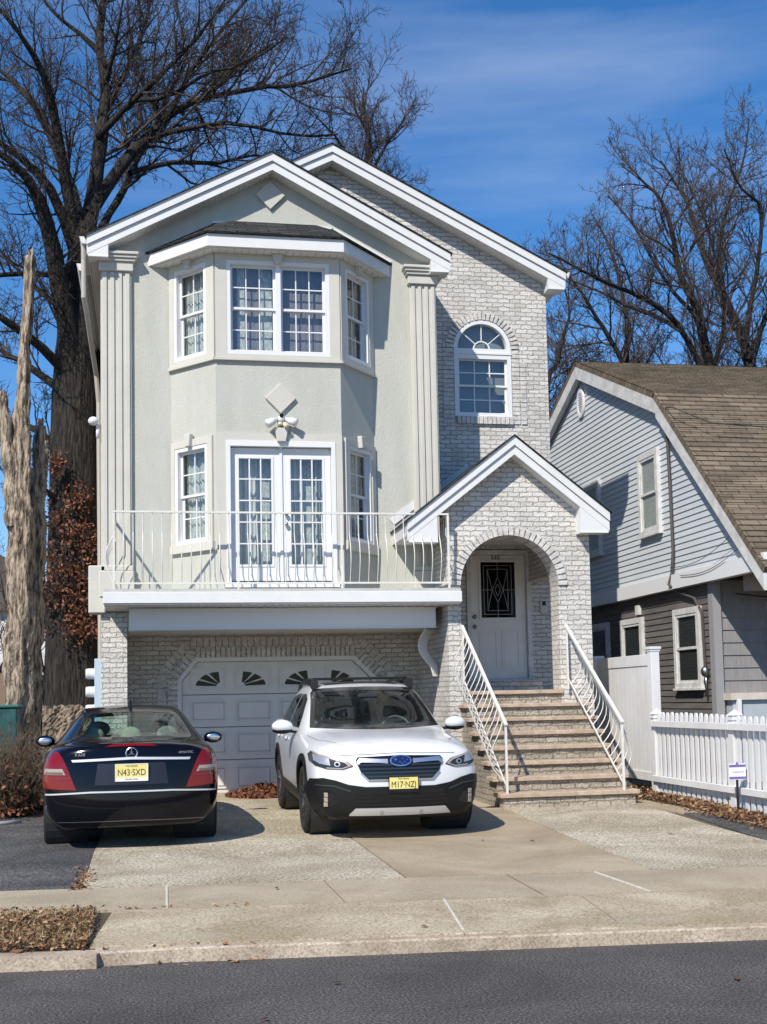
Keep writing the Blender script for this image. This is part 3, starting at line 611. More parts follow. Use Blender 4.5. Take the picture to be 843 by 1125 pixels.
def baluster(i, x, y, dx, dy):
    m = MB(); m.tube(belly(x, y, dx, dy), .0072, 5)
    if i % 2 == 0: m.ball((x, y, 3.90), (.014, .014, .012), 6, 4)
    m.build('baluster', M_balc, rail)
nb = 36
for i in range(1, nb):
    x = rx0 + (rx1 - rx0) * i / nb
    if min(abs(x - 1.17), abs(x - 2.6)) > .03: baluster(i, x, ry, 0, -1)
for k in range(1, 8):
    y = ry + (YS - .1 - ry) * k / 8; baluster(k, rx0, y, -1, 0); baluster(k, rx1, y, 1, 0)

# garage door
o = MB()
ring = [(.39, .2), (.39, 1.97), (.66, 2.30), (3.13, 2.30), (3.46, 1.97), (3.46, .2)]
inn = [(.45, .2), (.45, 1.945), (.69, 2.24), (3.10, 2.24), (3.40, 1.945), (3.40, .2)]
for i in range(5): o.prism([ring[i], ring[i + 1], inn[i + 1], inn[i]], 'y', YM - .03, YM + .12)
o.build('garage_door_frame', M_white, H)
gd = MB(); yd = YM + .08
gd.prism([(.46, .22), (.46, 1.94), (.695, 2.235), (3.095, 2.235), (3.39, 1.94), (3.39, .22)], 'y', yd, yd + .04)
GD = gd.build('garage_door', M_garage, H)
m = MB()
for z in (.735, 1.235, 1.735): m.box(.465, 3.385, yd - .004, yd + .0, z - .007, z + .007)
m.build('panel_joint', mat('door_joint', (.16, .155, .15), .6), GD)
cols = [(.585, 1.13), (1.275, 1.82), (1.955, 2.50), (2.66, 3.20)]
rows = [(.30, .64), (.82, 1.15), (1.32, 1.65)]
pm = MB()
def raised(x0, x1, z0, z1):
    # moulded panel: outer bead, groove, raised field
    for a, b, c, d in ((x0, x1, z1 - .018, z1), (x0, x1, z0, z0 + .018), (x0, x0 + .018, z0 + .018, z1 - .018), (x1 - .018, x1, z0 + .018, z1 - .018)): pm.box(a, b, yd - .020, yd, c, d)
    i = .05; vs = [(x0 + .03, yd - .001, z0 + .03), (x1 - .03, yd - .001, z0 + .03), (x1 - .03, yd - .001, z1 - .03), (x0 + .03, yd - .001, z1 - .03),
        (x0 + i, yd - .022, z0 + i), (x1 - i, yd - .022, z0 + i), (x1 - i, yd - .022, z1 - i), (x0 + i, yd - .022, z1 - i)]
    pm.add(vs, [(4, 5, 6, 7), (0, 1, 5, 4), (1, 2, 6, 5), (2, 3, 7, 6), (3, 0, 4, 7)])
for x0, x1 in cols:
    for z0, z1 in rows: raised(x0, x1, z0, z1)
pm.build('door_panel', M_garage, GD)
for ci, (x0, x1) in enumerate(cols):
    f = MB(); z0, z1 = 1.81, 2.145
    for a, b, c, d in ((x0, x1, z1 - .02, z1), (x0, x1, z0, z0 + .02), (x0, x0 + .02, z0 + .02, z1 - .02), (x1 - .02, x1, z0 + .02, z1 - .02)): f.box(a, b, yd - .024, yd, c, d)
    fw = f.build('fan_window', M_garage, GD)
    g_ = MB(); right = ci % 2 == 0; cx = x1 - .09 if right else x0 + .09; cz = z0 + .05; s = -1 if right else 1
    for (a0, a1) in ((4, 26), (33, 56), (63, 86)):
        pts = []
        for rr, seq in ((.07, np.linspace(a0, a1, 2)), (1, np.linspace(a1, a0, 6))):
            for a in seq:
                ca, sa = math.cos(R(a)), math.sin(R(a)); ex, ez = .375, .225
                pts.append((cx + s * ex * ca * rr if rr == 1 else cx + s * .06 * ca, cz + (ez * sa if rr == 1 else .06 * sa)))
        g_.prism(pts, 'y', yd - .006, yd - .001)
    g_.build('fan_pane', M_black, GD)
for z in (1.04, .95):
    m = MB(); m.lathe([(0.001, -.03), (.018, -.03), (.018, 0)], (1.93, yd, z), 'y', 10); m.build('lock_knob', mat('dark_metal', (.03, .03, .03), .4, .6), GD, smooth=True)
brick_band([(.39, .22), (.39, 1.97), (.66, 2.30), (3.13, 2.30), (3.46, 1.97), (3.46, .22)], .15, YM, 'garage_brick_surround', H, M_brick_plain, proud=.032, th=.060, gap=.018)
brick_band([(.215, .22), (.215, 2.04), (.585, 2.475), (3.205, 2.475), (3.635, 2.04), (3.635, .22)], .13, YM, 'outer_brick_surround', H, M_brick_plain, proud=.02, th=.080, gap=.018)

# arched window in the upper brick wall
ym = YM; f = MB(); xa, za, rr = 5.33, 7.28, .48
def ringp(r0, r1, y0, y1, a0=0, a1=180, n=22, cx=xa, cz=za, mb=None):
    A, Bp = arc(cx, cz, r0, a0, a1, n), arc(cx, cz, r1, a0, a1, n)
    for i in range(n): (mb or f).prism([A[i], A[i + 1], Bp[i + 1], Bp[i]], 'y', y0, y1)
ringp(.415, .48, ym - .02, ym + .10)
for a, b, c, d in ((4.85, 4.915, 6.16, 7.20), (5.745, 5.81, 6.16, 7.20), (4.915, 5.745, 6.16, 6.215), (4.85, 5.81, 7.20, 7.28), (4.915, 5.745, 7.11, 7.20)): f.box(a, b, ym - .022, ym + .10, c, d)
f.box(4.84, 5.82, ym - .035, ym - .022, 7.185, 7.215)
ringp(.125, .145, ym + .03, ym + .045, n=12)
for a in (40, 90, 140):
    p, q = arc(xa, za, .14, a, a, 1)[0], arc(xa, za, .42, a, a, 1)[0]; f.beam((p[0], ym + .037, p[1]), (q[0], ym + .037, q[1]), .014, .022, up=(0, 1, 0))
gp = MB()
gp.prism(arc(xa, za, .42, 0, 180, 20), 'y', ym + .05, ym + .055)
for (c, d, dep) in ((6.66, 7.12, .035), (6.21, 6.69, .065)):
    a, b, r_ = 4.915, 5.745, .032
    for q in ((a, a + r_, c, d), (b - r_, b, c, d), (a + r_, b - r_, d - r_, d), (a + r_, b - r_, c, c + r_)): f.box(q[0], q[1], ym + dep, ym + dep + .025, q[2], q[3])
    for i in (1, 2): x = a + r_ + (b - a - 2 * r_) * i / 3; f.box(x - .009, x + .009, ym + dep + .004, ym + dep + .018, c + r_, d - r_)
    z = (c + d) / 2; f.box(a + r_, b - r_, ym + dep + .005, ym + dep + .017, z - .009, z + .009)
    gp.box(a + .01, b - .01, ym + dep + .014, ym + dep + .019, c + .01, d - .01)
aw = f.build('window', M_vinyl, H); aw['label'] = 'tall arched window with a fanlight in the upper brick wall'; gp.build('glass_pane', M_glass, aw)
m = MB(); m.box(4.86, 5.8, ym + .19, ym + .2, 6.2, 7.76); m.build('window_blind', M_blind, aw)
brick_band(list(reversed(arc(xa, za, .485, 0, 180, 24))), .13, YM, 'window_brick_arch', H, M_brick_plain, proud=.035, th=.058, gap=.014)
rng = random.Random(3)
for x0, x1, zt_ in ((4.66, 4.845, 7.30), (5.815, 5.95, 7.22), (5.965, 6.06, 7.05)):
    z = 6.04; mm = MB()
    while z < zt_: pr = .012 + rng.uniform(0, .01); mm.box(x0 + .004, x1 - .004, YM - pr, YM + .02, z + .005, z + .066); z += .073
    mm.build('window_brick_jamb', M_brick_plain, H)
mm = MB(); x = 4.88
while x < 5.80: mm.box(x, x + .062, YM - .045 - rng.uniform(0, .006), YM + .02, 6.035, 6.155); x += .073
mm.build('window_brick_sill', M_brick_plain, H)

# entrance porch
P_ = MB(); ax_, az_, ar = 5.06, 3.20, .73
out = [(4.14, .15), (ax_ - ar, .15), (ax_ - ar, az_)] + arc(ax_, az_, ar, 180, 0, 28)[1:-1] + [(ax_ + ar, az_), (ax_ + ar, .15), (6.28, .15), (6.28, zport(6.28) - .05), (5.12, zport(5.12) - .05), (4.14, zport(4.14) - .05)]
P_.prism(out, 'y', YP, YP + .36)
P_.box(4.14, 4.28, YP + .36, YM, .15, 4.3)
P_.box(6.0, 6.28, YP + .36, YM, 3.45, 4.3)
P_.build('porch_wall', M_brick, H)
brick_band(list(reversed(arc(ax_, az_, ar, 0, 180, 30))), .13, YP, 'porch_brick_arch', H, M_brick_plain, proud=.03, th=.066, gap=.014)
m = MB(); m.box(4.28, 6.0, YP + .36, YM, 4.06, 4.1); m.build('porch_ceiling', M_soffit, H)
# porch roof flashing on the walls behind
m = MB(); m.beam((3.53, YS - .012, 4.16 + .08), (4.27, YS - .012, 4.16 + .655), .02, .11); m.build('roof_flashing', M_white, H)
m = MB(); m.beam((4.30, YM - .015, 4.96), (4.56, YM - .015, 4.96), .02, .11); m.beam((4.53, YM - .015, 4.94), (5.05, YM - .015, 5.33), .02, .11)
m.build('roof_flashing', M_white, H)
# landing and stairs
lz = 1.70; sx0, sx1 = 4.29, 6.07
S_ = MB(); S_.box(sx0 + .0, 6.272, YP + .003, YM, .15, lz - .055)
n_t = 7; run = .285
for i in range(n_t):
    y0 = YP - run * (n_t - i); zt_ = .215 + .1855 * (i + 1)
    S_.box(sx0 + .02, sx1 - .02, y0, YP - .001 if i == n_t - 1 else y0 + run + .001, .12, zt_ - .055)
    if i < n_t - 1: pass
S_.build('stair', M_stair, H); st = bpy.data.objects['stair']
for i in range(n_t + 1):
    y0 = YP - run * (n_t - i); zt_ = .215 + .1855 * (i + 1); t = MB(); rng = random.Random(i)
    x0, x1 = sx0 - .035 + rng.uniform(-.01, .01), sx1 + .03 + rng.uniform(-.012, .012); N = 14
    if i == n_t: x0, x1 = sx0 + .05, 5.80; 
    yb_ = y0 + run if i < n_t else YM - .3
    fr = [(x0 + (x1 - x0) * k / N, y0 - .045 + rng.uniform(-.008, .008)) for k in range(N + 1)]
    t.prism(fr + [(x1, yb_), (x0, yb_)], 'z', zt_ - .052, zt_ + rng.uniform(-.004, .003)); t.build('tread', M_tread, st, bevel=.006)
m = MB(); m.box(4.75, 6.1, YM - .30, YM - .001, lz - .05, 1.865); m.build('door_step', M_brick, H)
# front door
f = MB()
for a, b, c, d in ((4.965, 5.035, 1.88, 3.97), (5.965, 6.035, 1.88, 3.97), (5.035, 5.965, 3.90, 3.97)): f.box(a, b, YM - .03, YM + .13, c, d)
f.box(4.97, 6.03, YM - .06, YM + .12, 1.868, 1.90)
DF = f.build('front_door', M_oldwhite, H)
d_ = MB(); yd = YM + .05; d_.wall((0, yd), (1, 0), (0, -1), 5.04, 5.96, 1.905, 3.895, [(5.21, 5.79, 2.88, 3.79)], .045); d_.build('door_leaf', M_garage, DF)
d_ = MB(); 
for a, b, c, d in ((5.18, 5.215, 2.85, 3.82), (5.785, 5.82, 2.85, 3.82), (5.215, 5.785, 3.785, 3.82), (5.215, 5.785, 2.85, 2.885)): d_.box(a, b, yd - .02, yd - .001, c, d)
for a, b in ((5.17, 5.46), (5.54, 5.83)):
    for q in ((a, b, 2.66, 2.675), (a, b, 2.08, 2.095), (a, a + .015, 2.095, 2.66), (b - .015, b, 2.095, 2.66)): d_.box(q[0], q[1], yd - .012, yd - .001, q[2], q[3])
    d_.box(a + .04, b - .04, yd - .008, yd - .001, 2.13, 2.62)
d_.build('door_moulding', M_garage, DF)
d_ = MB(); d_.box(5.2, 5.8, yd + .015, yd + .02, 2.87, 3.80); d_.build('glass_pane', M_black, DF)
d_ = MB(); yl = yd + .008; cx, cz = 5.5, 3.335
L_ = lambda p, q: d_.beam((p[0], yl, p[1]), (q[0], yl, q[1]), .008, .008, up=(0, 1, 0))
for i in (.06, .12):
    a, b, c, e = 5.21 + i, 5.79 - i, 2.88 + i, 3.79 - i
    L_((a, c), (b, c)); L_((b, c), (b, e)); L_((b, e), (a, e)); L_((a, e), (a, c))
for s in (1, -1):
    L_((cx, cz + s * .20), (cx + .09, cz)); L_((cx, cz + s * .20), (cx - .09, cz)); L_((cx, cz + s * .1), (cx + .045, cz)); L_((cx, cz + s * .1), (cx - .045, cz)); L_((cx, cz + s * .2), (cx, cz + s * .45)); L_((cx + s * .09, cz), (cx + s * .29, cz))
    L_((cx + s * .09, cz), (cx + s * .17, cz + .33)); L_((cx + s * .09, cz), (cx + s * .17, cz - .33))
d_.build('leaded_came', mat('lead_came', (.30, .30, .31), .4, .6), DF)
for z in (2.74, 2.90):
    d_ = MB(); d_.lathe([(.001, -.06), (.03, -.055), (.034, -.03), (.02, -.012), (.036, 0)], (5.10, yd, z), 'y', 14); d_.build('door_knob', M_metalgrey, DF, smooth=True)
TX = lambda x, y, z: Matrix.Translation((x, y, z)) @ Matrix.Rotation(R(90), 4, 'X')
text_mesh('house_number', '532', .095, TX(5.47, yd - .006, 3.862), mat('number_black', (.03, .028, .025), .5), DF, .004, 1.1)
brick_band([(4.96, 3.99), (6.04, 3.99)], .12, YM, 'door_brick_header', H, M_brick_plain, proud=.015)
m = MB(); m.box(6.18, 6.29, YM - .06, YM - .001, 2.95, 3.16); mb_ = m.build('entry_intercom', M_oldwhite, H, bevel=.006); m = MB(); m.box(6.205, 6.265, YM - .066, YM - .058, 3.07, 3.14); m.build('screen', M_black, mb_)

# stair railings
def stair_rail(x, side, name):
    top0, top1 = Vector((x, 16.93, 2.60)), Vector((x + .03, 15.0, 1.27)); bot0, bot1 = Vector((x, 16.93, 1.86)), Vector((x + .03, 15.0, .47))
    r = MB(); r.beam(top0 + Vector((0, .04, .028)), top1 - Vector((0, .03, .02)), .042, .03)
    r.beam(bot0, bot1, .014, .022); r.beam((x, 16.93, 1.70), (x, 16.93, 2.60), .026, .026, up=(0, 1, 0)); r.beam((x + .03, 15.0, .38), (x + .03, 15.0, 1.26), .028, .028, up=(0, 1, 0))
    rl = r.build(name, M_iron, H)
    n = 17
    for i in range(1, n):
        t = i / n; a = top0.lerp(top1, t); b = bot0.lerp(bot1, t); pts = []
        for k in range(11):
            s = k / 10; p = a.lerp(b, s); o_ = math.sin(math.pi * s ** 1.5) * .17; p = p + Vector((side * o_, -.03 * math.sin(2 * math.pi * s), 0)); pts.append(p)
        m = MB(); m.tube(pts, .0075, 5); m.build('baluster', M_iron, rl)
stair_rail(4.33, -1, 'stair_railing'); stair_rail(5.87, 1, 'stair_railing')
# spare railing section stored under the header, seen against the garage wall
m = MB()
for k in range(8):
    pts = []
    for q in range(15):
        t = q / 14; pts.append((3.93 - .13 * math.sin(math.pi * min(1, t * 1.25)) + .10 * t ** 2 + k * .024, 17.52 + k * .03, 2.63 - .70 * t))
    m.tube(pts, .0095, 5)
m.beam((3.91, 17.50, 2.62), (4.12, 17.75, 2.62), .02, .02); m.build('porch_iron_scroll', M_iron, H)

# floodlight with two lamps and camera above the french doors
m = MB(); cx, cz, cy = 1.82, 5.56, 17.16
m.lathe([(.001, -.03), (.06, -.03), (.06, .03)], (cx, cy, cz), 'y', 14); m.ball((cx, cy - .05, cz + .02), (.055, .06, .055)); FL = m.build('floodlight', M_vinyl, H, smooth=True)
for s in (-1, 1):
    m = MB(); c = Vector((cx + s * .06, cy - .05, cz + .02)); d = Vector((s * .72, -.25, -.42 if s < 0 else -.28)).normalized()
    m.tube([c, c + d * .05, c + d * .06, c + d * .17], [.03, .034, .05, .062], 12); m.build('lamp_head', M_vinyl, FL, smooth=True)
m = MB(); m.lathe([(.001, -.012), (.028, -.012), (.028, .0)], (cx - .005, cy - .105, cz + .06), 'y', 12); m.build('sensor_lens', M_black, FL)
m = MB(); m.tube([(cx + .03, cy - .04, cz - .03), (cx + .07, cy - .10, cz - .10)], [.03, .035], 10); m.ball((cx - .02, cy - .06, cz - .05), (.035, .035, .03)); m.build('motion_sensor', mat('yellowed_plastic', (.62, .58, .42), .5), FL, smooth=True)
# security camera at the left corner, outdoor socket by the balcony
m = MB(); m.ball((-.80, YS - .06, 5.66), (.075, .075, .065)); m.tube([(-.70, YS - .02, 5.60), (-.78, YS - .05, 5.62)], .02, 8); m.tube([(-.74, YS - .03, 5.58), (-.74, YS - .03, 5.42)], .025, 8); m.build('security_camera', M_vinyl, H, smooth=True)
m = MB(); m.box(.55, .64, YS - .05, YS - .001, 3.40, 3.50); m.build('outdoor_socket', M_metalgrey, H, bevel=.006)
# electric meters on the left wall
m = MB(); m.box(-.80, -.702, 18.05, 18.75, 1.2, 2.27); mt_ = m.build('meter_cabinet', mat('pale_blue_cabinet', (.42, .52, .60), .5), H, bevel=.005)
for z in (2.06, 1.80, 1.54):
    m = MB(); m.lathe([(.001, -.13), (.07, -.13), (.078, -.10), (.078, -.02), (.09, 0)], (-.80, 18.25, z), 'x', 20); m.build('electric_meter', mat('meter_glass', (.62, .64, .66), .25), mt_, smooth=True)

# ------------------------------------------------------------------ the neighbour's gambrel house
NB = empty('neighbour_house', (12.5, 23.6, .2), 'pale blue sided gambrel house with brown shingle roof right of the brick house', 'house')
NX = 8.70
GP = [(30.8, 3.5), (27.46, 6.67), (23.6, 8.28), (19.74, 6.67), (16.37, 3.5)]
def gspan(z):
    if z <= 6.67: t = (z - 3.5) / 3.17; return 16.37 + 3.37 * t, 30.8 - 3.34 * t
    t = (z - 6.67) / 1.61; return 19.74 + 3.86 * t, 27.46 - 3.86 * t
def clap_wall(name, mt, z0, z1, rev, span, plane, par, axis='x', lap=.015):
    """lapped boards, each a tilted face with a shadow edge"""
    m = MB(); z = z0
    while z < z1 - .001:
        zt_ = min(z + rev, z1); a0, b0 = span(z); a1, b1 = span(zt_)
        if axis == 'x': m.add([(plane - lap, a0, z), (plane - lap, b0, z), (plane, b1, zt_), (plane, a1, zt_), (plane, a0, z), (plane, b0, z)], [(0, 1, 2, 3), (4, 5, 1, 0)])
        else: m.add([(a0, plane - lap, z), (b0, plane - lap, z), (b1, plane, zt_), (a1, plane, zt_), (a0, plane, z), (b0, plane, z)], [(0, 1, 2, 3), (4, 5, 1, 0)])
        z = zt_
    return m.build(name, mt, par)
clap_wall('upper_wall', M_siding, 3.6, 8.24, .102, gspan, NX, NB)
m = MB(); m.prism([(16.37, 3.5), (19.74, 6.67), (23.6, 8.28), (27.46, 6.67), (30.8, 3.5)], 'x', NX + .03, NX + .12); m.prism([(16.37, 3.5), (19.74, 6.67), (23.6, 8.28), (27.46, 6.67), (30.8, 3.5)], 'x', 19.8, 20.0); m.build('gable_wall', M_siding, NB)
clap_wall('lower_wall', M_sidingd, .1, 3.42, .105, lambda z: (18.2, 30.6), NX + .05, NB)
m = MB(); m.box(NX + .06, NX + .16, 18.3, 30.6, .1, 3.42); m.box(NX + .16, 19.9, 30.4, 30.6, .1, 3.5); m.build('inner_wall', M_dark, NB)
clap_wall('front_wall', M_porch, 1.6, 3.40, .20, lambda z: (NX + .09, 19.9), 18.2, NB, 'y', .018)
m = MB(); m.box(NX + .09, 19.9, 18.205, 18.3, .1, 3.42); m.build('front_wall_core', M_porch, NB)
m = MB(); m.box(NX + .02, NX + .16, 18.14, 18.30, .1, 3.40); m.build('corner_board', mat('grey_corner_board', (.27, .27, .28), .7), NB)
m = MB(); m.box(NX + .20, 19.5, 17.96, 18.18, .1, 1.49); m.build('porch_wall', mat('pale_blue_panel', (.40, .44, .48), .6, var=(.36, .40, .44), scale=3), NB)
m = MB(); m.box(NX + .14, 19.6, 17.90, 18.19, 1.492, 1.60); m.build('ledge', mat('pale_stone_ledge', (.58, .54, .48), .8, var=(.48, .43, .37), scale=5), NB)
# roof
M_brown2 = brick_mat('brown_roof_shingle', (.17, .135, .10), (.26, .21, .155), (.10, .08, .06), bw=.30, bh=.14, ms=.008, bumpd=.015, axes='roofx', dirt=.35, rough=.95, rag=.035)
n_, l_ = nodes_of(M_brown2)
cmb = [x for x in n_ if x.type == 'COMBXYZ'][0]; sep = [x for x in n_ if x.type == 'SEPXYZ'][0]
for lk in list(cmb.inputs[0].links) + list(cmb.inputs[1].links): l_.remove(lk)
aa = n_.new('ShaderNodeMath'); aa.operation = 'ADD'; l_.new(sep.outputs[1], aa.inputs[0]); l_.new(sep.outputs[2], aa.inputs[1])
ab = n_.new('ShaderNodeMath'); ab.operation = 'MULTIPLY'; ab.inputs[1].default_value = .72; l_.new(aa.outputs[0], ab.inputs[0])
l_.new(sep.outputs[0], cmb.inputs[0]); l_.new(ab.outputs[0], cmb.inputs[1])
def slope(y0, z0, y1, z1, name):
    m = MB(); d = Vector((y1 - y0, z1 - z0)); L = d.length; d /= L; nn = Vector((-d.y, d.x)); nn = nn if nn.y > 0 else -nn
    n = int(L / .145); rng = random.Random(5)
    for i in range(n):
        a = Vector((y0, z0)) + d * (L * i / n); b = Vector((y0, z0)) + d * (L * (i + 1) / n + .02)
        a1 = a + nn * .022; b1 = b + nn * .006
        m.add([(NX - .16, a1.x, a1.y), (20.1, a1.x, a1.y), (20.1, b1.x, b1.y), (NX - .16, b1.x, b1.y), (NX - .16, a.x, a.y), (20.1, a.x, a.y)], [(0, 1, 2, 3), (4, 5, 1, 0)])
    p = [(y0, z0), (y1, z1)]; q = nn * -.09
    m.prism([(y0, z0), (y1, z1), (y1 + q.x, z1 + q.y), (y0 + q.x, z0 + q.y)], 'x', NX - .155, 20.09)
    return m.build(name, M_brown2, NB)
slope(16.08, 3.36, 19.72, 6.80, 'roof'); slope(19.70, 6.79, 23.6, 8.42, 'roof'); slope(31.1, 3.36, 27.5, 6.80, 'roof'); slope(27.52, 6.79, 23.6, 8.42, 'roof')
m = MB(); pts = [(16.14, 3.39), (19.69, 6.70), (23.6, 8.335), (27.51, 6.70), (31.0, 3.39)]
for (a, b) in zip(pts[:-1], pts[1:]):
    a_, b_ = Vector(a), Vector(b); d = (b_ - a_).normalized(); nn = Vector((d.y, -d.x)); 
    m.prism([(a_.x, a_.y), (b_.x, b_.y), (b_.x, b_.y - .25 / max(.62, abs(d.x))), (a_.x, a_.y - .25 / max(.62, abs(d.x)))], 'x', NX - .15, NX - .03)
m.build('rake_board', M_oldwhite, NB)
m = MB(); m.box(NX - .10, NX + .03, 16.2, 30.9, 3.36, 3.60); m.build('band_board', mat('band_board_white', (.70, .71, .72), .5), NB)
m = MB(); m.box(NX - .05, 19.9, 16.15, 18.2, 3.40, 3.44)
m.build('porch_ceiling', mat('porch_ceiling_boards', (.42, .37, .32), .7), NB)
m = MB()
for k in range(20): m.box(NX + .05, 19.8, 16.25 + k * .10, 16.258 + k * .10, 3.385, 3.40)
m.build('ceiling_joint', M_dark, NB)
m = MB(); m.box(NX + .15, 19.8, 17.2, 17.34, 3.14, 3.384); m.build('porch_beam', mat('taupe_beam', (.33, .28, .25), .7), NB)
# oval vent
m = MB()
A, Bq = [], []
for i in range(28):
    t = 2 * math.pi * i / 28; A.append((23.66 + .20 * math.cos(t), 7.57 + .30 * math.sin(t))); Bq.append((23.66 + .13 * math.cos(t), 7.57 + .22 * math.sin(t)))
for i in range(28): j = (i + 1) % 28; m.prism([A[i], A[j], Bq[j], Bq[i]], 'x', NX - .06, NX - .02)
for k in range(-4, 5): z = 7.57 + k * .048; w = .13 * math.sqrt(max(0, 1 - (k * .048 / .22) ** 2)); m.box(NX - .05, NX - .03, 23.66 - w, 23.66 + w, z - .012, z + .010)
vt = m.build('gable_vent', M_vinyl, NB); m = MB(); m.prism(Bq, 'x', NX - .028, NX - .024); m.build('vent_opening', M_dark, vt)
def nwin(y0, y1, z0, z1, deep=.0, blind=True, lab=None, plane=NX - .02):
    F = ((plane, y1), (0, -1), (-1, 0)); f = MB(); L = y1 - y0
    for a, b, c, d in ((-.09, 0, z0 - .09, z1 + .10), (L, L + .09, z0 - .09, z1 + .10), (0, L, z1, z1 + .10), (-.0, L, z0 - .09, z0)): f.obox(F[0], F[1], F[2], a, b, -.02, .055, c, d)
    f.obox(F[0], F[1], F[2], -.12, L + .12, -.02, .08, z0 - .12, z0 - .085)
    hm = (z0 + z1) / 2
    for (c, d, q) in ((hm - .02, z1, .045), (z0, hm + .02, .032)):
        for a, b, e, h in ((0, .045, c, d), (L - .045, L, c, d), (.045, L - .045, d - .045, d), (.045, L - .045, c, c + .045)): f.obox(F[0], F[1], F[2], a, b, -.01, q, e, h)
    w = f.build('window', M_oldwhite, NB)
    if lab: w['label'] = lab
    g_ = MB(); g_.obox(F[0], F[1], F[2], .04, L - .04, .022, .025, z0 + .04, z1 - .04); g_.build('glass_pane', M_glass, w)
    c = MB(); c.obox(F[0], F[1], F[2], .0, L, .002, .010, z0, z1); c.build('window_blind', M_lace if blind else M_dark, w)
nwin(19.98, 20.68, 4.50, 5.78); nwin(22.85, 23.62, 4.45, 5.75); nwin(18.68, 19.50, 1.78, 2.92, blind=False, plane=NX + .03); nwin(21.05, 21.9, 1.6, 2.90, blind=False, plane=NX + .03); nwin(22.75, 23.6, 1.5, 2.92, blind=False, plane=NX + .03)
f = MB(); f.box(9.66, 9.76, 18.14, 18.2, 1.95, 3.05); f.box(9.76, 10.6, 18.14, 18.2, 2.95, 3.05); f.box(10.6, 10.7, 18.14, 18.2, 1.95, 3.05); f.box(9.76, 10.6, 18.14, 18.2, 1.95, 2.05); w = f.build('window', M_oldwhite, NB)
m = MB(); m.box(9.76, 10.6, 18.165, 18.17, 2.05, 2.95); m.build('glass_pane', M_black, w)
# service cable, conduit and lamp on the side wall
m = MB(); m.tube([(NX - .09, 19.45, 6.28), (NX - .07, 19.42, 6.1), (NX - .06, 19.40, 5.0), (NX - .06, 19.38, 4.0), (NX - .08, 19.42, 3.62), (NX - .13, 19.45, 3.45), (NX - .02, 19.3, 3.3), (NX - .0, 18.75, 3.15), (NX - .0, 18.5, 2.9), (NX + .0, 18.45, 1.8)], .026, 6); m.build('service_conduit', mat('dark_conduit', (.07, .06, .055), .7), NB)
m = MB(); m.tube([(NX - .10, 19.45, 6.28), (NX - .16, 19.2, 6.42), (NX - .2, 18.9, 6.35), (NX + .3, 18.5, 6.0), (NX + 3, 18.4, 5.85), (20, 17, 6.1)], .010, 5); m.build('service_cable', mat('cable_black', (.02, .02, .02), .6), NB)
m = MB()
for k, (a, b) in enumerate((((19.38, 3.72), (17.2, 3.95)), ((19.0, 3.55), (16.9, 3.75)))):
    m.tube([(NX - .12, a[0] + (b[0] - a[0]) * t / 10, a[1] + (b[1] - a[1]) * t / 10 - .12 * math.sin(math.pi * t / 10)) for t in range(11)], .006, 4)
m.build('slack_cable', bpy.data.materials['cable_black'], NB)
m = MB(); m.tube([(9.0, 17.9, 3.15), (9.6, 17.6, 3.05), (10.4, 17.5, 3.12), (12, 17.4, 3.2)], .012, 5); m.build('porch_cable', bpy.data.materials['cable_black'], NB)
m = MB(); m.ball((NX - .02, 18.42, 1.95), (.07, .07, .09), 12, 8); m.tube([(NX - .01, 18.42, 1.95), (NX - .01, 18.42, 1.55)], .02, 6); m.build('electric_meter', M_metalgrey, NB, smooth=True)
m = MB(); m.box(NX - .03, NX + .03, 21.05, 21.2, 3.05, 3.22); m.build('wall_lamp', M_oldwhite, NB)
m = MB(); m.beam((8.98, 17.92, .2), (8.98, 17.92, 1.5), .07, .07, up=(0, 1, 0)); m.build('porch_post', M_vinyl, NB)
m = MB(); m.box(9.53, 9.74, 17.94, 18.04, 1.601, 1.66); tag(m.build('brick', mat('orange_brick', (.55, .20, .05), .8, var=(.4, .13, .04), scale=20), bevel=.006), 'orange brick lying on the pale ledge of the blue house', 'brick')

# ------------------------------------------------------------------ fences and sign
def gz(x, y): return g(x, y)
PF = empty('privacy_fence', (6.75, 17, g(6.75, 17)), 'tall white vinyl privacy fence panel between the stairs and the blue house', 'fence')
def post(par, x, y, z0, z1, w, cap, name='post'):
    m = MB(); m.box(x - w / 2, x + w / 2, y - w / 2, y + w / 2, z0, z1); p = m.build(name, M_pvc, par, bevel=.004)
    m = MB()
    if cap == 'flat': m.box(x - w / 2 - .02, x + w / 2 + .02, y - w / 2 - .02, y + w / 2 + .02, z1, z1 + .035); m.box(x - w / 2 - .008, x + w / 2 + .008, y - w / 2 - .008, y + w / 2 + .008, z1 - .03, z1)
    else:
        m.box(x - w / 2 - .012, x + w / 2 + .012, y - w / 2 - .012, y + w / 2 + .012, z1, z1 + .03); m.box(x - w / 2 + .008, x + w / 2 - .008, y - w / 2 + .008, y + w / 2 - .008, z1 + .03, z1 + .055)
        h = w / 2 + .008; m.add([(x - h, y - h, z1 + .055), (x + h, y - h, z1 + .055), (x + h, y + h, z1 + .055), (x - h, y + h, z1 + .055), (x, y, z1 + .13)], [(3, 2, 1, 0), (0, 1, 4), (1, 2, 4), (2, 3, 4), (3, 0, 4)])
    m.build('post_cap', M_pvc, p)
post(PF, 6.75, 15.92, .15, 2.22, .125, 'flat'); post(PF, 6.75, 18.08, .15, 2.17, .125, 'flat')
m = MB(); m.box(6.725, 6.775, 15.985, 18.015, 2.0, 2.16); m.build('top_rail', M_pvc, PF, bevel=.004); m = MB(); m.box(6.72, 6.78, 15.985, 18.015, .42, .54); m.build('bottom_rail', M_pvc, PF, bevel=.004)
m = MB(); y = 15.985
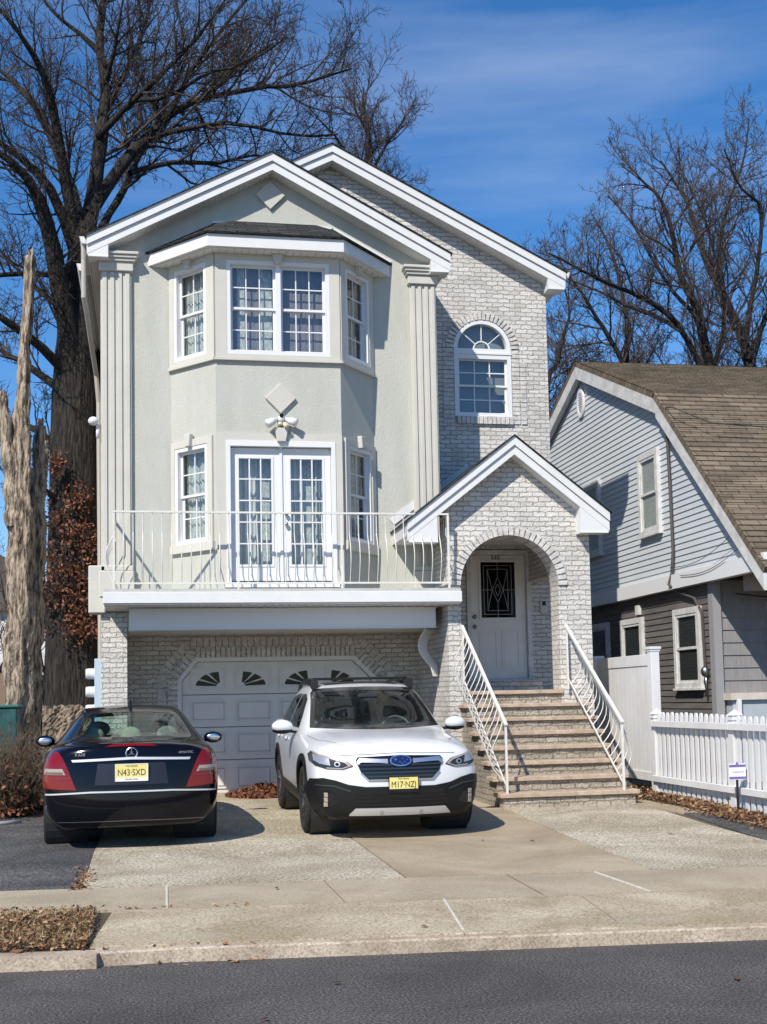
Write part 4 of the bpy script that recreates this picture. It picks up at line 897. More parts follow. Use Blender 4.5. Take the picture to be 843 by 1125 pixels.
while y < 18.0: m.box(6.738, 6.762, y + .003, min(y + .147, 18.01), .541, 1.999); y += .15
m.build('fence_board', M_pvc, PF); m = MB(); m.box(6.744, 6.756, 15.985, 18.01, .541, 1.999); m.build('fence_core', M_pvc, PF)
PK = empty('picket_fence', (6.75, 13.5, g(6.75, 13.5)), 'low white picket fence along the leaf-strewn strip at the right edge', 'fence')
for y in (15.76, 13.48, 11.2): post(PK, 6.70, y, g(6.7, y) - .02, 1.285, .13, 'gothic')
y = 15.76; rng = random.Random(9); proto = None
m = MB(); m.box(-.038, .038, -.011, .011, 0, 1.03)
hw = [(.038, 1.03), (.036, 1.055), (.026, 1.078), (.010, 1.09), (-.010, 1.09), (-.026, 1.078), (-.036, 1.055), (-.038, 1.03)]
m.prism([(a, z) for a, z in hw], 'y', -.011, .011)
PKOFF = OFF[PK.name]
for a, b in ((15.70, 13.54), (13.42, 11.26), (11.14, 9.0)):
    for z0, z1 in ((1.17, 1.25), (.44, .52)):
        r = MB(); r.box(6.60, 6.655, b - .06, a + .06, z0, z1); r.build('rail', M_pvc, PK, bevel=.004)
    n = int((a - b) / .142)
    for i in range(n):
        y = a - (a - b) * (i + .5) / n
        if proto is None:
            proto = m.build('picket', M_pvc, None); proto.data.transform(Matrix.Rotation(R(90), 4, 'Z')); c = proto
        else: c = proto.copy(); COL.objects.link(c)
        c.parent = PK; c.location = Vector((6.675, y, g(6.7, y) + .06 + rng.uniform(-.006, .006))) - PKOFF
SG = empty('lawn_sign', (6.50, 13.15, g(6.5, 13.15)), 'small white yard sign with purple bands on a black stake by the picket fence', 'sign')
m = MB(); m.box(6.42, 6.62, 13.11, 13.125, .62, .80); sgm = m.build('sign_board', mat('sign_white', (.78, .78, .82), .5), SG)
sgm.data.transform(Matrix.Identity(4))
m = MB(); m.box(6.42, 6.62, 13.105, 13.11, .765, .79); m.prism([(6.50, .79), (6.52, .82), (6.54, .79)], 'y', 13.106, 13.124); m.build('sign_band', mat('sign_purple', (.16, .13, .36), .5), SG)
m = MB(); m.box(6.42, 6.62, 13.105, 13.11, .63, .655); m.build('sign_band', bpy.data.materials['sign_purple'], SG)
m = MB(); m.box(6.46, 6.60, 13.106, 13.11, .705, .712); m.build('sign_line', mat('sign_grey', (.3, .3, .4), .5), SG)
m = MB(); m.box(6.51, 6.535, 13.126, 13.14, .13, .70); m.build('stake', mat('stake_black', (.015, .015, .015), .5), SG)

# ------------------------------------------------------------------ trees
class Tubes:
    """many tapering tubes written straight into one mesh"""
    def __init__(s): s.v = []; s.f = []; s.nv = 0
    def add(s, P, rad, n):
        P = np.asarray(P, float); rad = np.asarray(rad, float); m = len(P)
        T = np.gradient(P, axis=0); T /= np.linalg.norm(T, axis=1)[:, None] + 1e-9
        ref = np.array([0, 0, 1.]) if abs(T[0][2]) < .9 else np.array([1., 0, 0])
        A = np.cross(T, ref); A /= np.linalg.norm(A, axis=1)[:, None] + 1e-9; Bn = np.cross(T, A)
        th = np.arange(n) * 2 * np.pi / n
        V = P[:, None, :] + rad[:, None, None] * (A[:, None, :] * np.cos(th)[None, :, None] + Bn[:, None, :] * np.sin(th)[None, :, None])
        s.v.append(V.reshape(-1, 3)); i = np.arange(m - 1)[:, None] * n; k = np.arange(n)[None, :]; k2 = (k + 1) % n
        F = np.stack([i + k, i + k2, i + n + k2, i + n + k], -1).reshape(-1, 4) + s.nv
        s.f.append(F); s.nv += m * n
    def build(s, name, mt, parent, smooth=True):
        V = np.concatenate(s.v); F = np.concatenate(s.f); me = bpy.data.meshes.new(name)
        me.vertices.add(len(V)); me.vertices.foreach_set('co', V.ravel()); me.loops.add(F.size); me.loops.foreach_set('vertex_index', F.ravel())
        me.polygons.add(len(F)); me.polygons.foreach_set('loop_start', np.arange(len(F)) * 4); me.polygons.foreach_set('loop_total', np.full(len(F), 4)); me.update(calc_edges=True)
        return link_mesh(name, me, mt, parent, smooth)
def smooth_path(P, n, rng=None, amp=0):
    P = np.asarray(P, float); t = np.linspace(0, len(P) - 1, n); out = []
    Q = np.vstack([2 * P[0] - P[1], P, 2 * P[-1] - P[-2]])
    for x in t:
        i = min(int(x), len(P) - 2); u = x - i; a, b, c, d = Q[i], Q[i + 1], Q[i + 2], Q[i + 3]
        out.append(.5 * (2 * b + (c - a) * u + (2 * a - 5 * b + 4 * c - d) * u * u + (3 * b - 3 * c + d - a) * u ** 3))
    out = np.array(out)
    if amp: w = rng.normal(0, amp, out.shape); w[0] = 0; out += np.cumsum(w, 0) * .5
    return out
def grow(rng, tb, P, rad, level, maxl, dens, up=.25, minr=.0045, spread=(30, 62), lmax=1.0):
    seg = np.linalg.norm(np.diff(P, axis=0), axis=1); L = seg.sum(); cum = np.concatenate([[0], np.cumsum(seg)])
    if level >= maxl or L < .12: return
    n = max(2, int(L * dens[level])); start = .12 if level else .2
    for k in range(n):
        t = L * (start + (1 - start) * (k + rng.uniform(.1, .9)) / n); i = min(np.searchsorted(cum, t) - 1, len(P) - 2); i = max(i, 0)
        u = (t - cum[i]) / (seg[i] + 1e-9); p = P[i] + (P[i + 1] - P[i]) * u; r0 = rad[i] + (rad[i + 1] - rad[i]) * u
        d = P[i + 1] - P[i]; d /= np.linalg.norm(d) + 1e-9
        q = rng.normal(size=3); q -= d * q.dot(d); q /= np.linalg.norm(q) + 1e-9
        a = math.radians(rng.uniform(*spread)); nd = d * math.cos(a) + q * math.sin(a); nd[2] += up * rng.uniform(0, 1.2); nd /= np.linalg.norm(nd)
        rest = L - t
        ln = (.30 * L + .42 * rest) * rng.uniform(.45, 1.0) * (.62 if level == 0 else .75)
        ln = min(ln, [4.2 * lmax, 2.0 * lmax, 1.0, .5][min(level, 3)] * rng.uniform(.6, 1.1)); ln = max(ln, [.9, .45, .25, .15][min(level, 3)] * rng.uniform(.7, 1.3))
        m = 6 if level < 2 else 4; pts = [p]; dd = nd.copy(); st = ln / (m - 1)
        for j in range(m - 1):
            dd = dd + rng.normal(0, .16 if level < 2 else .22, 3); dd[2] += up * .22; dd /= np.linalg.norm(dd); pts.append(pts[-1] + dd * st)
        pts = np.array(pts); r1 = max(minr, min(r0 * .62, .011 + ln * .013)); rr = np.linspace(r1, max(minr * .6, r1 * .25), m)
        tb[min(level + 1, 3)].add(pts, rr, 5 if level == 0 else 3)
        grow(rng, tb, pts, rr, level + 1, maxl, dens, up, minr, spread, lmax)
def tree(name, loc, label, trunk, limbs, seed, mats, dens=(1.6, 3.2, 5.0, 6), maxl=4, group=None, up=.25, minr=.005, tr_noise=.0, lmax=1.0):
    rng = np.random.default_rng(seed); root = empty(name, loc, label, 'tree', group); tb = {i: Tubes() for i in range(4)}
    if trunk is not None:
        P, r = trunk; n = max(12, len(P) * 5); Q = smooth_path(P, n); rr = np.interp(np.linspace(0, 1, n), np.linspace(0, 1, len(r)), r)
        tk = Tubes(); V = 20; tk.add(Q, rr, V)
        if tr_noise:
            X = tk.v[0].reshape(n, V, 3); c = Q[:, None, :]; th = np.arange(V) * 2 * np.pi / V; zz = Q[:, 2][:, None]
            k = 1 + tr_noise * (.6 * np.sin(3 * th[None, :] + zz * .5) + .5 * np.sin(7 * th[None, :] - zz * .35 + 1) + .35 * np.sin(11 * th[None, :] + zz)) + rng.normal(0, tr_noise * .12, (n, V)); X[:] = c + (X - c) * k[:, :, None]
        tk.build('trunk', mats[0], root)
    for P, r0, r1 in limbs:
        L = np.linalg.norm(np.diff(np.asarray(P), axis=0), axis=1).sum(); n = max(8, int(L * 2.2)); Q = smooth_path(P, n, rng, .022); rr = np.linspace(r0, r1, n) * (1 + rng.normal(0, .05, n)); tb[0].add(Q, rr, 9)
        grow(rng, tb, Q, rr, 0, maxl, dens, up, minr, lmax=lmax)
    lb = tb[0]; lb.build('limb', mats[0], root) if lb.v else None
    cr_ = Tubes()
    for i in (1, 2, 3): cr_.v += tb[i].v; cr_.f += [x for x in tb[i].f]
    # re-index joined parts
    off = 0; F = []; V = []
    for i in (1, 2, 3):
        if tb[i].v: V.append(np.concatenate(tb[i].v)); F.append(np.concatenate(tb[i].f) + off); off += len(V[-1])
    cr_.v = V; cr_.f = F; cr_.build('crown', mats[1], root)
    return root
LT = {'a': [(-1.18, 23.5, 10.6), (-1.02, 23.75, 11.7), (-0.91, 24.0, 12.92), (-0.86, 24.25, 13.79), (-0.99, 24.5, 14.86), (-0.93, 24.75, 15.97), (-0.92, 25.0, 17.3)],
'b': [(-0.97, 23.8, 12.64), (-0.66, 23.47, 12.78), (-0.23, 23.13, 13.1), (0.11, 22.8, 13.31), (0.62, 22.47, 13.71), (1.2, 22.13, 14.28), (1.69, 21.8, 15.01)],
'c': [(-1.13, 23.5, 10.96), (-0.42, 23.86, 12.24), (0.03, 24.21, 12.9), (0.39, 24.57, 13.47), (0.96, 24.93, 14.04), (2.22, 25.29, 14.59), (3.24, 25.64, 14.91), (4.4, 26.0, 15.53)],
'd': [(0.03, 24.3, 12.94), (0.83, 24.1, 13.05), (1.36, 23.9, 13.09), (2.07, 23.7, 12.95), (2.95, 23.5, 12.73), (3.65, 23.3, 12.72)],
'e': [(-0.37, 24.0, 12.03), (0.48, 24.5, 12.53), (1.42, 25.0, 12.81), (2.22, 25.5, 13.25), (3.25, 26.0, 13.23)],
'f': [(-0.93, 24.5, 11.09), (-0.53, 25.1, 12.02), (-0.26, 25.7, 12.98), (0.12, 26.3, 13.98), (0.53, 26.9, 15.24), (1.06, 27.5, 16.45)],
'g': [(-1.35, 23.5, 10.33), (-1.54, 23.1, 11.39), (-1.68, 22.7, 12.25), (-1.84, 22.3, 12.91), (-2.12, 21.9, 13.35), (-2.62, 21.5, 13.84)],
'h': [(-1.4, 23.5, 10.2), (-1.74, 23.17, 11.15), (-2.21, 22.83, 11.59), (-2.81, 22.5, 11.91), (-3.6, 22.2, 12.2)],
'i': [(-1.26, 23.5, 10.5), (-1.55, 24.0, 11.78), (-2.11, 24.5, 13.27), (-2.6, 25.0, 14.04), (-3.19, 25.5, 14.74)],
'j': [(-0.99, 24.4, 14.71), (-1.4, 24.4, 15.06), (-1.84, 24.4, 15.4), (-2.28, 24.4, 16.03)],
'k': [(-0.89, 24.2, 13.86), (-0.67, 23.87, 14.36), (-0.57, 23.53, 14.74), (-0.39, 23.2, 15.48)],
'l': [(-1.43, 23.4, 7.4), (-1.48, 23.2, 8.4), (-1.63, 23.0, 9.43), (-1.84, 22.7, 10.35), (-2.0, 22.4, 10.81), (-2.26, 22.1, 11.17), (-2.72, 21.8, 11.42)],
'm': [(-1.45, 23.3, 9.66), (-2.12, 22.8, 9.48), (-2.7, 22.3, 9.23), (-3.4, 22.1, 9.1)],
'n': [(-1.5, 23.3, 8.9), (-2.12, 23.7, 9.51), (-2.75, 24.1, 10.25)],
'o': [(-1.45, 23.4, 7.73), (-2.04, 22.9, 8.22), (-2.71, 22.4, 8.6), (-3.4, 22.1, 9.0)],
'p': [(-1.45, 23.4, 7.37), (-2.31, 24.0, 8.11), (-2.97, 24.6, 8.56)],
'p2': [(-1.5, 23.4, 6.2), (-2.2, 23.9, 6.9), (-3.0, 24.4, 7.1)], 'p3': [(-1.5, 23.4, 5.2), (-2.1, 22.9, 5.7), (-2.8, 22.5, 6.5)],
'q': [(-0.82, 24.5, 13.54), (-0.24, 25.17, 15.09), (0.04, 25.83, 16.28), (0.24, 26.5, 17.73)],
'r': [(-0.23, 23.5, 13.28), (0.45, 23.0, 13.17), (1.12, 22.5, 13.41), (1.6, 22.0, 13.28), (2.23, 21.5, 13.49)],
's': [(.39, 24.57, 13.47), (.8, 24.2, 14.3), (1.4, 23.8, 15.0), (2.0, 23.6, 15.7), (2.5, 23.5, 16.1)],
't': [(.96, 24.93, 14.04), (1.6, 25.3, 14.9), (2.4, 25.7, 15.6), (3.0, 26.0, 16.2)]}
LR = {'a': (.17, .05), 'b': (.075, .02), 'c': (.13, .02), 'd': (.055, .015), 'e': (.06, .015), 'f': (.08, .02), 'g': (.13, .03), 'h': (.11, .03), 'i': (.14, .03), 'j': (.06, .015), 'k': (.05, .015), 'l': (.24, .05),
      'm': (.06, .03), 'n': (.07, .02), 'o': (.11, .04), 'p': (.10, .03), 'p2': (.09, .03), 'p3': (.07, .02), 'q': (.07, .015), 'r': (.045, .012), 's': (.06, .012), 't': (.05, .012)}
BT = tree('bare_tree', (-1.45, 23.5, .2), 'huge dark bare tree with rusty leaves on its trunk, left behind the house',
     ([(-1.45, 23.5, .1), (-1.44, 23.5, 1.4), (-1.43, 23.5, 2.9), (-1.40, 23.5, 5.3), (-1.36, 23.5, 7.5), (-1.30, 23.5, 8.9), (-1.26, 23.5, 10.0), (-1.18, 23.5, 10.75)], [.62, .50, .47, .46, .44, .36, .27, .20]),
     [(LT[k], *LR[k]) for k in LT], 11, (M_bark, M_twig), dens=(3.9, 5.6, 8.5, 7), tr_noise=.10, minr=.0058, lmax=.80)
def leaves(n, fn, size, name, mt, parent=None, seed=1, flat=.5):
    rng = np.random.default_rng(seed); C0 = np.array([fn(rng) for _ in range(n)]); n = len(C0)
    a = rng.normal(size=(n, 3)); a[:, 2] *= flat; a /= np.linalg.norm(a, axis=1)[:, None]; b = rng.normal(size=(n, 3)); b[:, 2] *= flat; b -= a * (a * b).sum(1)[:, None]; b /= np.linalg.norm(b, axis=1)[:, None]
    s = rng.uniform(*size, (n, 1)); u = a * s; v = b * s * rng.uniform(.4, .75, (n, 1)); w = np.cross(a, b) * s * rng.uniform(-.35, .35, (n, 1))
    V = np.stack([C0 - u, C0 + v + w, C0 + u * 1.1, C0 - v + w], 1).reshape(-1, 3); F = np.arange(4 * n).reshape(-1, 4)
    me = bpy.data.meshes.new(name); me.vertices.add(len(V)); me.vertices.foreach_set('co', V.ravel()); me.loops.add(F.size); me.loops.foreach_set('vertex_index', F.ravel())
    me.polygons.add(n); me.polygons.foreach_set('loop_start', np.arange(n) * 4); me.polygons.foreach_set('loop_total', np.full(n, 4)); me.update(calc_edges=True)
    return link_mesh(name, me, mt, parent)
CL = [(-1.95, 5.1, .45), (-1.5, 4.85, .5), (-1.05, 4.6, .4), (-1.7, 4.2, .5), (-1.2, 4.0, .45), (-1.5, 3.6, .45), (-1.9, 3.7, .4), (-1.0, 3.5, .35), (-1.3, 5.4, .3), (-1.35, 3.05, .35), (-1.7, 6.0, .25), (-1.1, 3.0, .3)]
def vine(rng):
    c = CL[rng.integers(len(CL))]; q = rng.normal(size=3) * .42; return (c[0] + q[0] * c[2] * 1.0, 22.95 + abs(q[1]) * -.35, c[1] + q[2] * c[2])
tag(leaves(3400, vine, (.012, .05), 'dry_foliage', M_leafr, BT, 4, 1.0), kind='stuff')

# dead snags
def snag(name, label, P, r, seed):
    rng = np.random.default_rng(seed); root = empty(name, (P[0][0], P[0][1], .2), label, 'dead tree'); n = 110; V = 30; tk = Tubes(); Q = smooth_path(P, n); rr = np.interp(np.linspace(0, 1, n), np.linspace(0, 1, len(r)), r); tk.add(Q, rr, V)
    X = tk.v[0].reshape(n, V, 3); c = Q[:, None, :]; th = np.arange(V) * 2 * np.pi / V; zz = Q[:, 2][:, None]
    k = 1 + .14 * np.sin(2 * th[None, :] + zz * .8 + seed) + .14 * np.sin(5 * th[None, :] - zz * 1.3) + .10 * np.sin(9 * th[None, :] + zz * 3.1) + rng.normal(0, .06, (n, V)) + .12 * np.sin(zz * 5.3 + th[None, :]) + .08 * np.sin(zz * 11 + 2 * th[None, :]); X[:] = c + (X - c) * k[:, :, None]
    tk.build('trunk', M_snag, root)
    m = MB()
    for q in range(5):
        a = rng.uniform(0, 6.28); b = Q[-1]; m.tube([b - np.array([0, 0, .12]), b + np.array([math.cos(a) * r[-1] * .5, math.sin(a) * r[-1] * .5, rng.uniform(.03, .14)])], [r[-1] * .5, .018], 5)
    m.build('splinter', M_snag, root); return root
sn = snag('dead_tree', 'pale barkless dead trunk with a tall broken spire, leftmost in the yard', [(-1.93, 19, .1), (-1.94, 19, 1.6), (-1.93, 19, 2.6), (-1.91, 19, 4.0), (-1.93, 19, 5.1), (-1.90, 19, 6.0), (-1.86, 19, 7.0), (-1.78, 19, 8.45)], [.20, .19, .175, .165, .15, .11, .085, .07], 2)
tk = Tubes(); Q = smooth_path([(-1.98, 18.98, 4.3), (-2.06, 18.97, 5.0), (-2.12, 18.95, 5.8), (-2.14, 18.95, 6.35)], 24, np.random.default_rng(3), .012); tk.add(Q, np.linspace(.14, .07, 24) * (1 + .18 * np.sin(np.arange(24) * 1.3)), 14); tk.build('stub', M_snag, sn)
snag('dead_tree', 'shorter brown split dead trunk right beside the pale one', [(-1.78, 19.3, .1), (-1.76, 19.3, 1.6), (-1.74, 19.3, 3.2), (-1.70, 19.3, 4.6), (-1.66, 19.3, 5.4), (-1.65, 19.3, 5.9)], [.14, .125, .115, .11, .10, .07], 7)

RT = {'t1': [(16.54, 34.0, 6), (16.54, 34.0, 10.65), (16.5, 33.86, 11.34), (16.23, 33.71, 12.18), (15.97, 33.57, 13.01), (15.43, 33.43, 14.02), (15.18, 33.29, 15.03), (14.79, 33.14, 16.12), (14.04, 33.0, 16.73)],
'a1': [(16.48, 34.0, 11.0), (15.32, 33.4, 12.49), (13.99, 32.8, 13.03), (12.68, 32.2, 13.23), (11.62, 31.6, 13.38), (10.66, 31.0, 13.53)],
'b1': [(15.6, 33.7, 12.4), (14.96, 34.5, 13.13), (14.24, 35.0, 13.6), (13.68, 35.5, 14.11), (12.83, 36.0, 14.63)],
'c1': [(16.17, 33.8, 12.8), (15.84, 34.75, 13.95), (15.46, 35.5, 15.36), (15.06, 36.25, 16.81), (14.71, 37.0, 17.85)],
'd1': [(16.5, 34, 10.9), (17.2, 34.3, 12.6), (17.3, 34.5, 14.2), (17.0, 34.6, 16.0), (16.4, 34.7, 17.6)],
't2': [(19.01, 36.0, 6), (19.01, 36.0, 11.22), (19.13, 36.29, 12.08), (19.0, 36.57, 13.03), (18.6, 36.86, 14.38), (18.15, 37.14, 15.66), (17.83, 37.43, 17.24), (17.68, 37.71, 18.17), (17.01, 38.0, 19.52)],
'a2': [(18.9, 36.3, 12.4), (18.86, 35.6, 13.77), (18.99, 35.2, 15.01), (18.99, 34.8, 16.74), (18.1, 34.4, 17.2), (17.37, 34.0, 18.2)],
'b2': [(19.0, 36.2, 12.3), (20.03, 36.33, 14.36), (20.96, 36.67, 16.36), (21.6, 37.0, 18.73)],
'c2': [(18.6, 36.8, 14.08), (18.27, 36.5, 15.86), (18.91, 37.0, 17.63), (19.74, 37.5, 19.46), (20.35, 38.0, 21.34)],
't3': [(15.57, 38.0, 5), (15.57, 38.0, 11.64), (15.42, 37.8, 12.47), (14.66, 37.6, 13.67), (13.99, 37.4, 14.55), (13.36, 37.2, 15.28), (12.91, 37.0, 15.79)],
'a3': [(15.51, 38.0, 12.3), (15.76, 38.25, 14.19), (15.6, 38.5, 15.84), (15.26, 38.75, 17.18), (14.89, 39.0, 18.06)],
't4': [(13.39, 40.0, 5), (13.39, 40.0, 11.77), (13.83, 40.0, 13.06), (14.06, 40.0, 14.03), (14.32, 40.0, 15.01), (14.12, 40.0, 15.97)], 'a4': [(13.39, 40, 11), (12.6, 39.6, 12.4), (12.0, 39.3, 13.4), (11.6, 39, 14.6)]}
GR = 'bare trees behind the blue house'
kw = dict(mats=(M_bark, M_twigr), group=GR, dens=(3.4, 4.4, 6.5, 6), minr=.0078, up=.30, lmax=.62)
tree('bare_tree', (16.5, 34, .3), 'bare tree behind the brown roof with a long limb reaching left toward the brick house', None, [(RT['t1'], .21, .03), (RT['a1'], .10, .02), (RT['b1'], .085, .02), (RT['c1'], .07, .02), (RT['d1'], .085, .02)], 21, **kw)
tree('bare_tree', (19, 36, .3), 'tallest bare tree behind the brown roof, thick trunk at the right edge', None, [(RT['t2'], .24, .03), (RT['a2'], .105, .02), (RT['b2'], .10, .02), (RT['c2'], .085, .02)], 22, **kw)
tree('bare_tree', (15.5, 38, .3), 'thinner bare tree behind the brown roof, between the two big ones and the brick house', None, [(RT['t3'], .12, .02), (RT['a3'], .10, .02)], 23, **kw)
tree('bare_tree', (13.4, 40, .3), 'small bare tree seen between the brick wall and the gable peak of the blue house', None, [(RT['t4'], .13, .02), (RT['a4'], .09, .02)], 24, **kw)
for k, (x, y, h, lab) in enumerate([(14.6, 41, 14.6, 'low fine-twigged bare tree just above the brown ridge, behind the limb reaching left'), (17.6, 42, 15.2, 'low fine-twigged bare tree just above the brown ridge, between the two thick trunks'), (20.5, 43, 16.0, 'low bare tree above the brown ridge at the right edge, behind the tallest tree')]):
    tree('bare_tree', (x, y, .3), lab, None, [([(x, y, 4), (x + .1, y, h * .65), (x - .2, y, h)], .12, .02)] + [([(x, y, h * (.5 + .06 * q)), (x + sx * 1.2, y + .3 * sx, h * (.68 + .05 * q)), (x + sx * (2.0 + .2 * q), y, h * (.84 + .05 * q))], .06, .012) for q, sx in ((0, 1), (1, -1), (2, 1), (3, -1))], 60 + k, **{**kw, 'lmax': .75})
tree('bare_tree', (5.8, 33, .3), 'fine-twigged bare tree top showing just above the ridge of the brick house', None,
     [([(5.76, 33.0, 6), (5.76, 33.0, 14.5), (5.87, 33.0, 16.07), (6.07, 33.0, 17.14), (5.96, 33.0, 18.19), (5.92, 33.0, 18.77)], .14, .015), ([(5.8, 33.0, 15.6), (6.46, 33.2, 17.0), (7.0, 33.0, 17.8), (7.32, 33.0, 18.3)], .06, .012),
      ([(5.8, 33.0, 15.7), (5.29, 32.8, 17.0), (4.66, 32.6, 17.6), (4.35, 32.5, 17.9)], .05, .012), ([(5.8, 33.0, 15.0), (6.7, 33.3, 16.1), (7.28, 33.5, 16.6)], .05, .012), ([(5.78, 33.0, 14.6), (5.0, 33.0, 15.9), (4.3, 33.1, 16.4)], .05, .012)], 25, mats=(M_bark, M_twigr), dens=(5.0, 6.5, 7.5, 6), minr=.006, up=.30, lmax=.42)
# far thicket seen low at the left
for k, (x, y, h) in enumerate([(-5.2, 40, 6.5), (-3.6, 42, 7.5), (-6.6, 44, 8.5)]):
    tree('bare_tree', (x, y, .3), ['reddish bare thicket tree far back in the left gap', 'slender bare thicket tree right beside the great trunk, far back', 'bare thicket tree farthest left, far behind the dead trunks'][k], None,
         [([(x, y, .2), (x + .2, y, h * .5), (x - .2, y, h)], .14, .02), ([(x + .1, y, h * .3), (x + 1.0, y + .4, h * .6), (x + 1.2, y, h * .85)], .07, .015), ([(x + .1, y, h * .3), (x - .9, y - .4, h * .6), (x - 1.3, y, h * .8)], .07, .015)], 40 + k, mats=(M_bark, mat('reddish_twig', (.10, .05, .035), .9)), group='thicket trees far back on the left', dens=(2.2, 3.5, 4.5, 5), minr=.009, up=.3)
tb_ = Tubes(); rng = np.random.default_rng(77)
for _ in range(150):
    x = rng.uniform(-70, 90); y = rng.uniform(66, 92); h = rng.uniform(5, 10)
    tb_.add(np.array([[x, y, .2], [x + rng.normal(0, .2), y, h * .5], [x + rng.normal(0, .4), y, h]]), np.array([.22, .13, .02]), 4)
    for _k in range(34):
        z = h * rng.uniform(.25, .95); a = rng.uniform(0, 6.28); l = h * rng.uniform(.15, .42) * (1.15 - z / h); d = np.array([math.cos(a), math.sin(a), rng.uniform(.5, 1.6)]); d /= np.linalg.norm(d)
        p = np.array([x, y, z]); q = p + d * l * .5 + rng.normal(0, .15, 3); e = p + d * l + rng.normal(0, .25, 3) + np.array([0, 0, .2 * l]); tb_.add(np.array([p, q, e]), np.array([.07, .04, .012]), 3)
        for _j in range(5):
            f = q + (e - q) * rng.uniform(0, 1); tb_.add(np.array([f, f + rng.normal(0, .35, 3) + np.array([0, 0, .3])]), np.array([.022, .010]), 3)
tag(tb_.build('distant_trees', M_twigr, None), 'bare wood on the horizon far behind the houses', 'trees', kind='stuff')
bh = empty('background_house', (-4.5, 48, .3), 'far white sided house glimpsed between the dead trunk and the great tree', 'house')
m = MB(); m.box(-9, -2.5, 48, 55, .2, 3.0); m.build('wall', mat('far_brown_wall', (.22, .15, .11), .8), bh); m = MB(); m.box(-9.05, -2.45, 47.9, 55, 3.0, 5.2); m.build('upper_wall', mat('far_white_wall', (.68, .68, .68), .7), bh)
m = MB(); m.prism([(-9.5, 5.2), (-5.7, 7.4), (-2.0, 5.2)], 'y', 47.6, 55.4); m.build('roof', mat('far_roof', (.10, .09, .085), .9), bh)
m = MB(); m.box(-5.2, -3.0, 47.85, 47.95, 1.5, 2.8); w = m.build('window', M_dark, bh)
m = MB(); m.box(-5.3, -2.9, 47.8, 47.9, 2.8, 2.9); m.box(-5.3, -2.9, 47.8, 47.9, 1.4, 1.5); m.box(-4.2, -4.1, 47.8, 47.9, 1.5, 2.8); m.build('frame', M_oldwhite, w)

# ------------------------------------------------------------------ rough panel, brush, bin, leaves
pf = MB(); nx_, nz_ = 40, 44; rng = np.random.default_rng(5); vs = []
for j in range(nz_ + 1):
    for i in range(nx_ + 1):
        x = -1.55 + 1.1 * i / nx_; z = .15 + 1.46 * j / nz_; vs.append((x, 18.42 + .028 * math.sin(x * 23) * math.sin(z * 5) + rng.normal(0, .012), z + (rng.normal(0, .012) if j == nz_ else 0)))
b0 = len(vs); vs += [(v[0], v[1] + .10, v[2]) for v in vs]
fs = []
for j in range(nz_):
    for i in range(nx_): a = j * (nx_ + 1) + i; fs.append((a, a + 1, a + nx_ + 2, a + nx_ + 1)); fs.append((b0 + a + nx_ + 1, b0 + a + nx_ + 2, b0 + a + 1, b0 + a))
for i in range(nx_): a = nz_ * (nx_ + 1) + i; fs.append((a, a + 1, b0 + a + 1, b0 + a))
for j in range(nz_):
    for a in (j * (nx_ + 1), j * (nx_ + 1) + nx_): fs.append((a, a + nx_ + 1, b0 + a + nx_ + 1, b0 + a))
pf.add(vs, fs); o = pf.build('fence_panel', mat('rough_brown_panel', (.34, .26, .185), .95, var=(.10, .075, .055), scale=16, stretch=(1, 1, .5), bump=1, bscale=45, detail=9)); tag(o, 'rough weathered brown panel overgrown with dead stems behind the black sedan', 'fence panel')
def bush(name, label, cx, cy, n, h, rad, seed, mt, kindlab='bush', lean=.5):
    rng = np.random.default_rng(seed); root = empty(name, (cx, cy, g(cx, cy)), label, kindlab); tb = Tubes(); z0 = g(cx, cy)
    for _ in range(n):
        a = rng.uniform(0, 6.28); r = rad * rng.uniform(0, 1) ** .6; p = np.array([cx + r * math.cos(a) * .8, cy + r * math.sin(a), z0 - .03]); d = np.array([math.cos(a) * lean * rng.uniform(0, 1), math.sin(a) * lean * rng.uniform(0, 1), 1.]); L = h * rng.uniform(.35, 1); pts = [p]
        for j in range(6): d = d + rng.normal(0, .18, 3); d /= np.linalg.norm(d); pts.append(pts[-1] + d * L / 6)
        pts = np.array(pts); tb.add(pts, np.linspace(.007, .002, 7), 3)
        for j in (2, 3, 4, 5):
            for _k in range(2):
                q = d + rng.normal(0, .7, 3); q /= np.linalg.norm(q); l = L * .22 * rng.uniform(.4, 1); tb.add(np.array([pts[j], pts[j] + q * l * .5, pts[j] + q * l + rng.normal(0, .02, 3)]), np.array([.004, .003, .0015]), 3)
    tb.build('stem', mt, root); return root
M_stem = mat('dead_stem', (.20, .14, .09), .9, var=(.07, .05, .035), scale=9); M_stemg = mat('grey_stem', (.26, .215, .17), .9, var=(.10, .08, .06), scale=9)
b1 = bush('bare_bush', 'dense tangle of dead brown brush at the left edge of the parking strip', -1.86, 16.6, 420, 1.3, .40, 31, M_stem, 'bush'); tag(leaves(500, lambda r: (-1.85 + r.normal() * .22, 16.3 + r.normal() * .3, .25 + abs(r.normal()) * .35), (.02, .045), 'dry_leaves', M_leafr, b1, 32, 1), kind='stuff')
b2 = bush('bare_bush', 'thin grey dead stems leaning against the rough brown panel', -1.2, 18.2, 150, 1.25, .38, 33, M_stemg, 'bush', .25)
m = MB(); m.box(-2.6, -1.87, 18.15, 18.7, .2, 1.60); bn = m.build('bin', mat('teal_plastic', (.022, .10, .09), .5, var=(.012, .045, .042), scale=7), bevel=.02); tag(bn, 'teal plastic bin at the left edge behind the brown brush', 'bin')
m = MB(); m.box(-2.63, -1.84, 18.12, 18.73, 1.601, 1.64); l_ = m.build('lid', mat('teal_lid', (.03, .14, .125), .45), bn, bevel=.01)
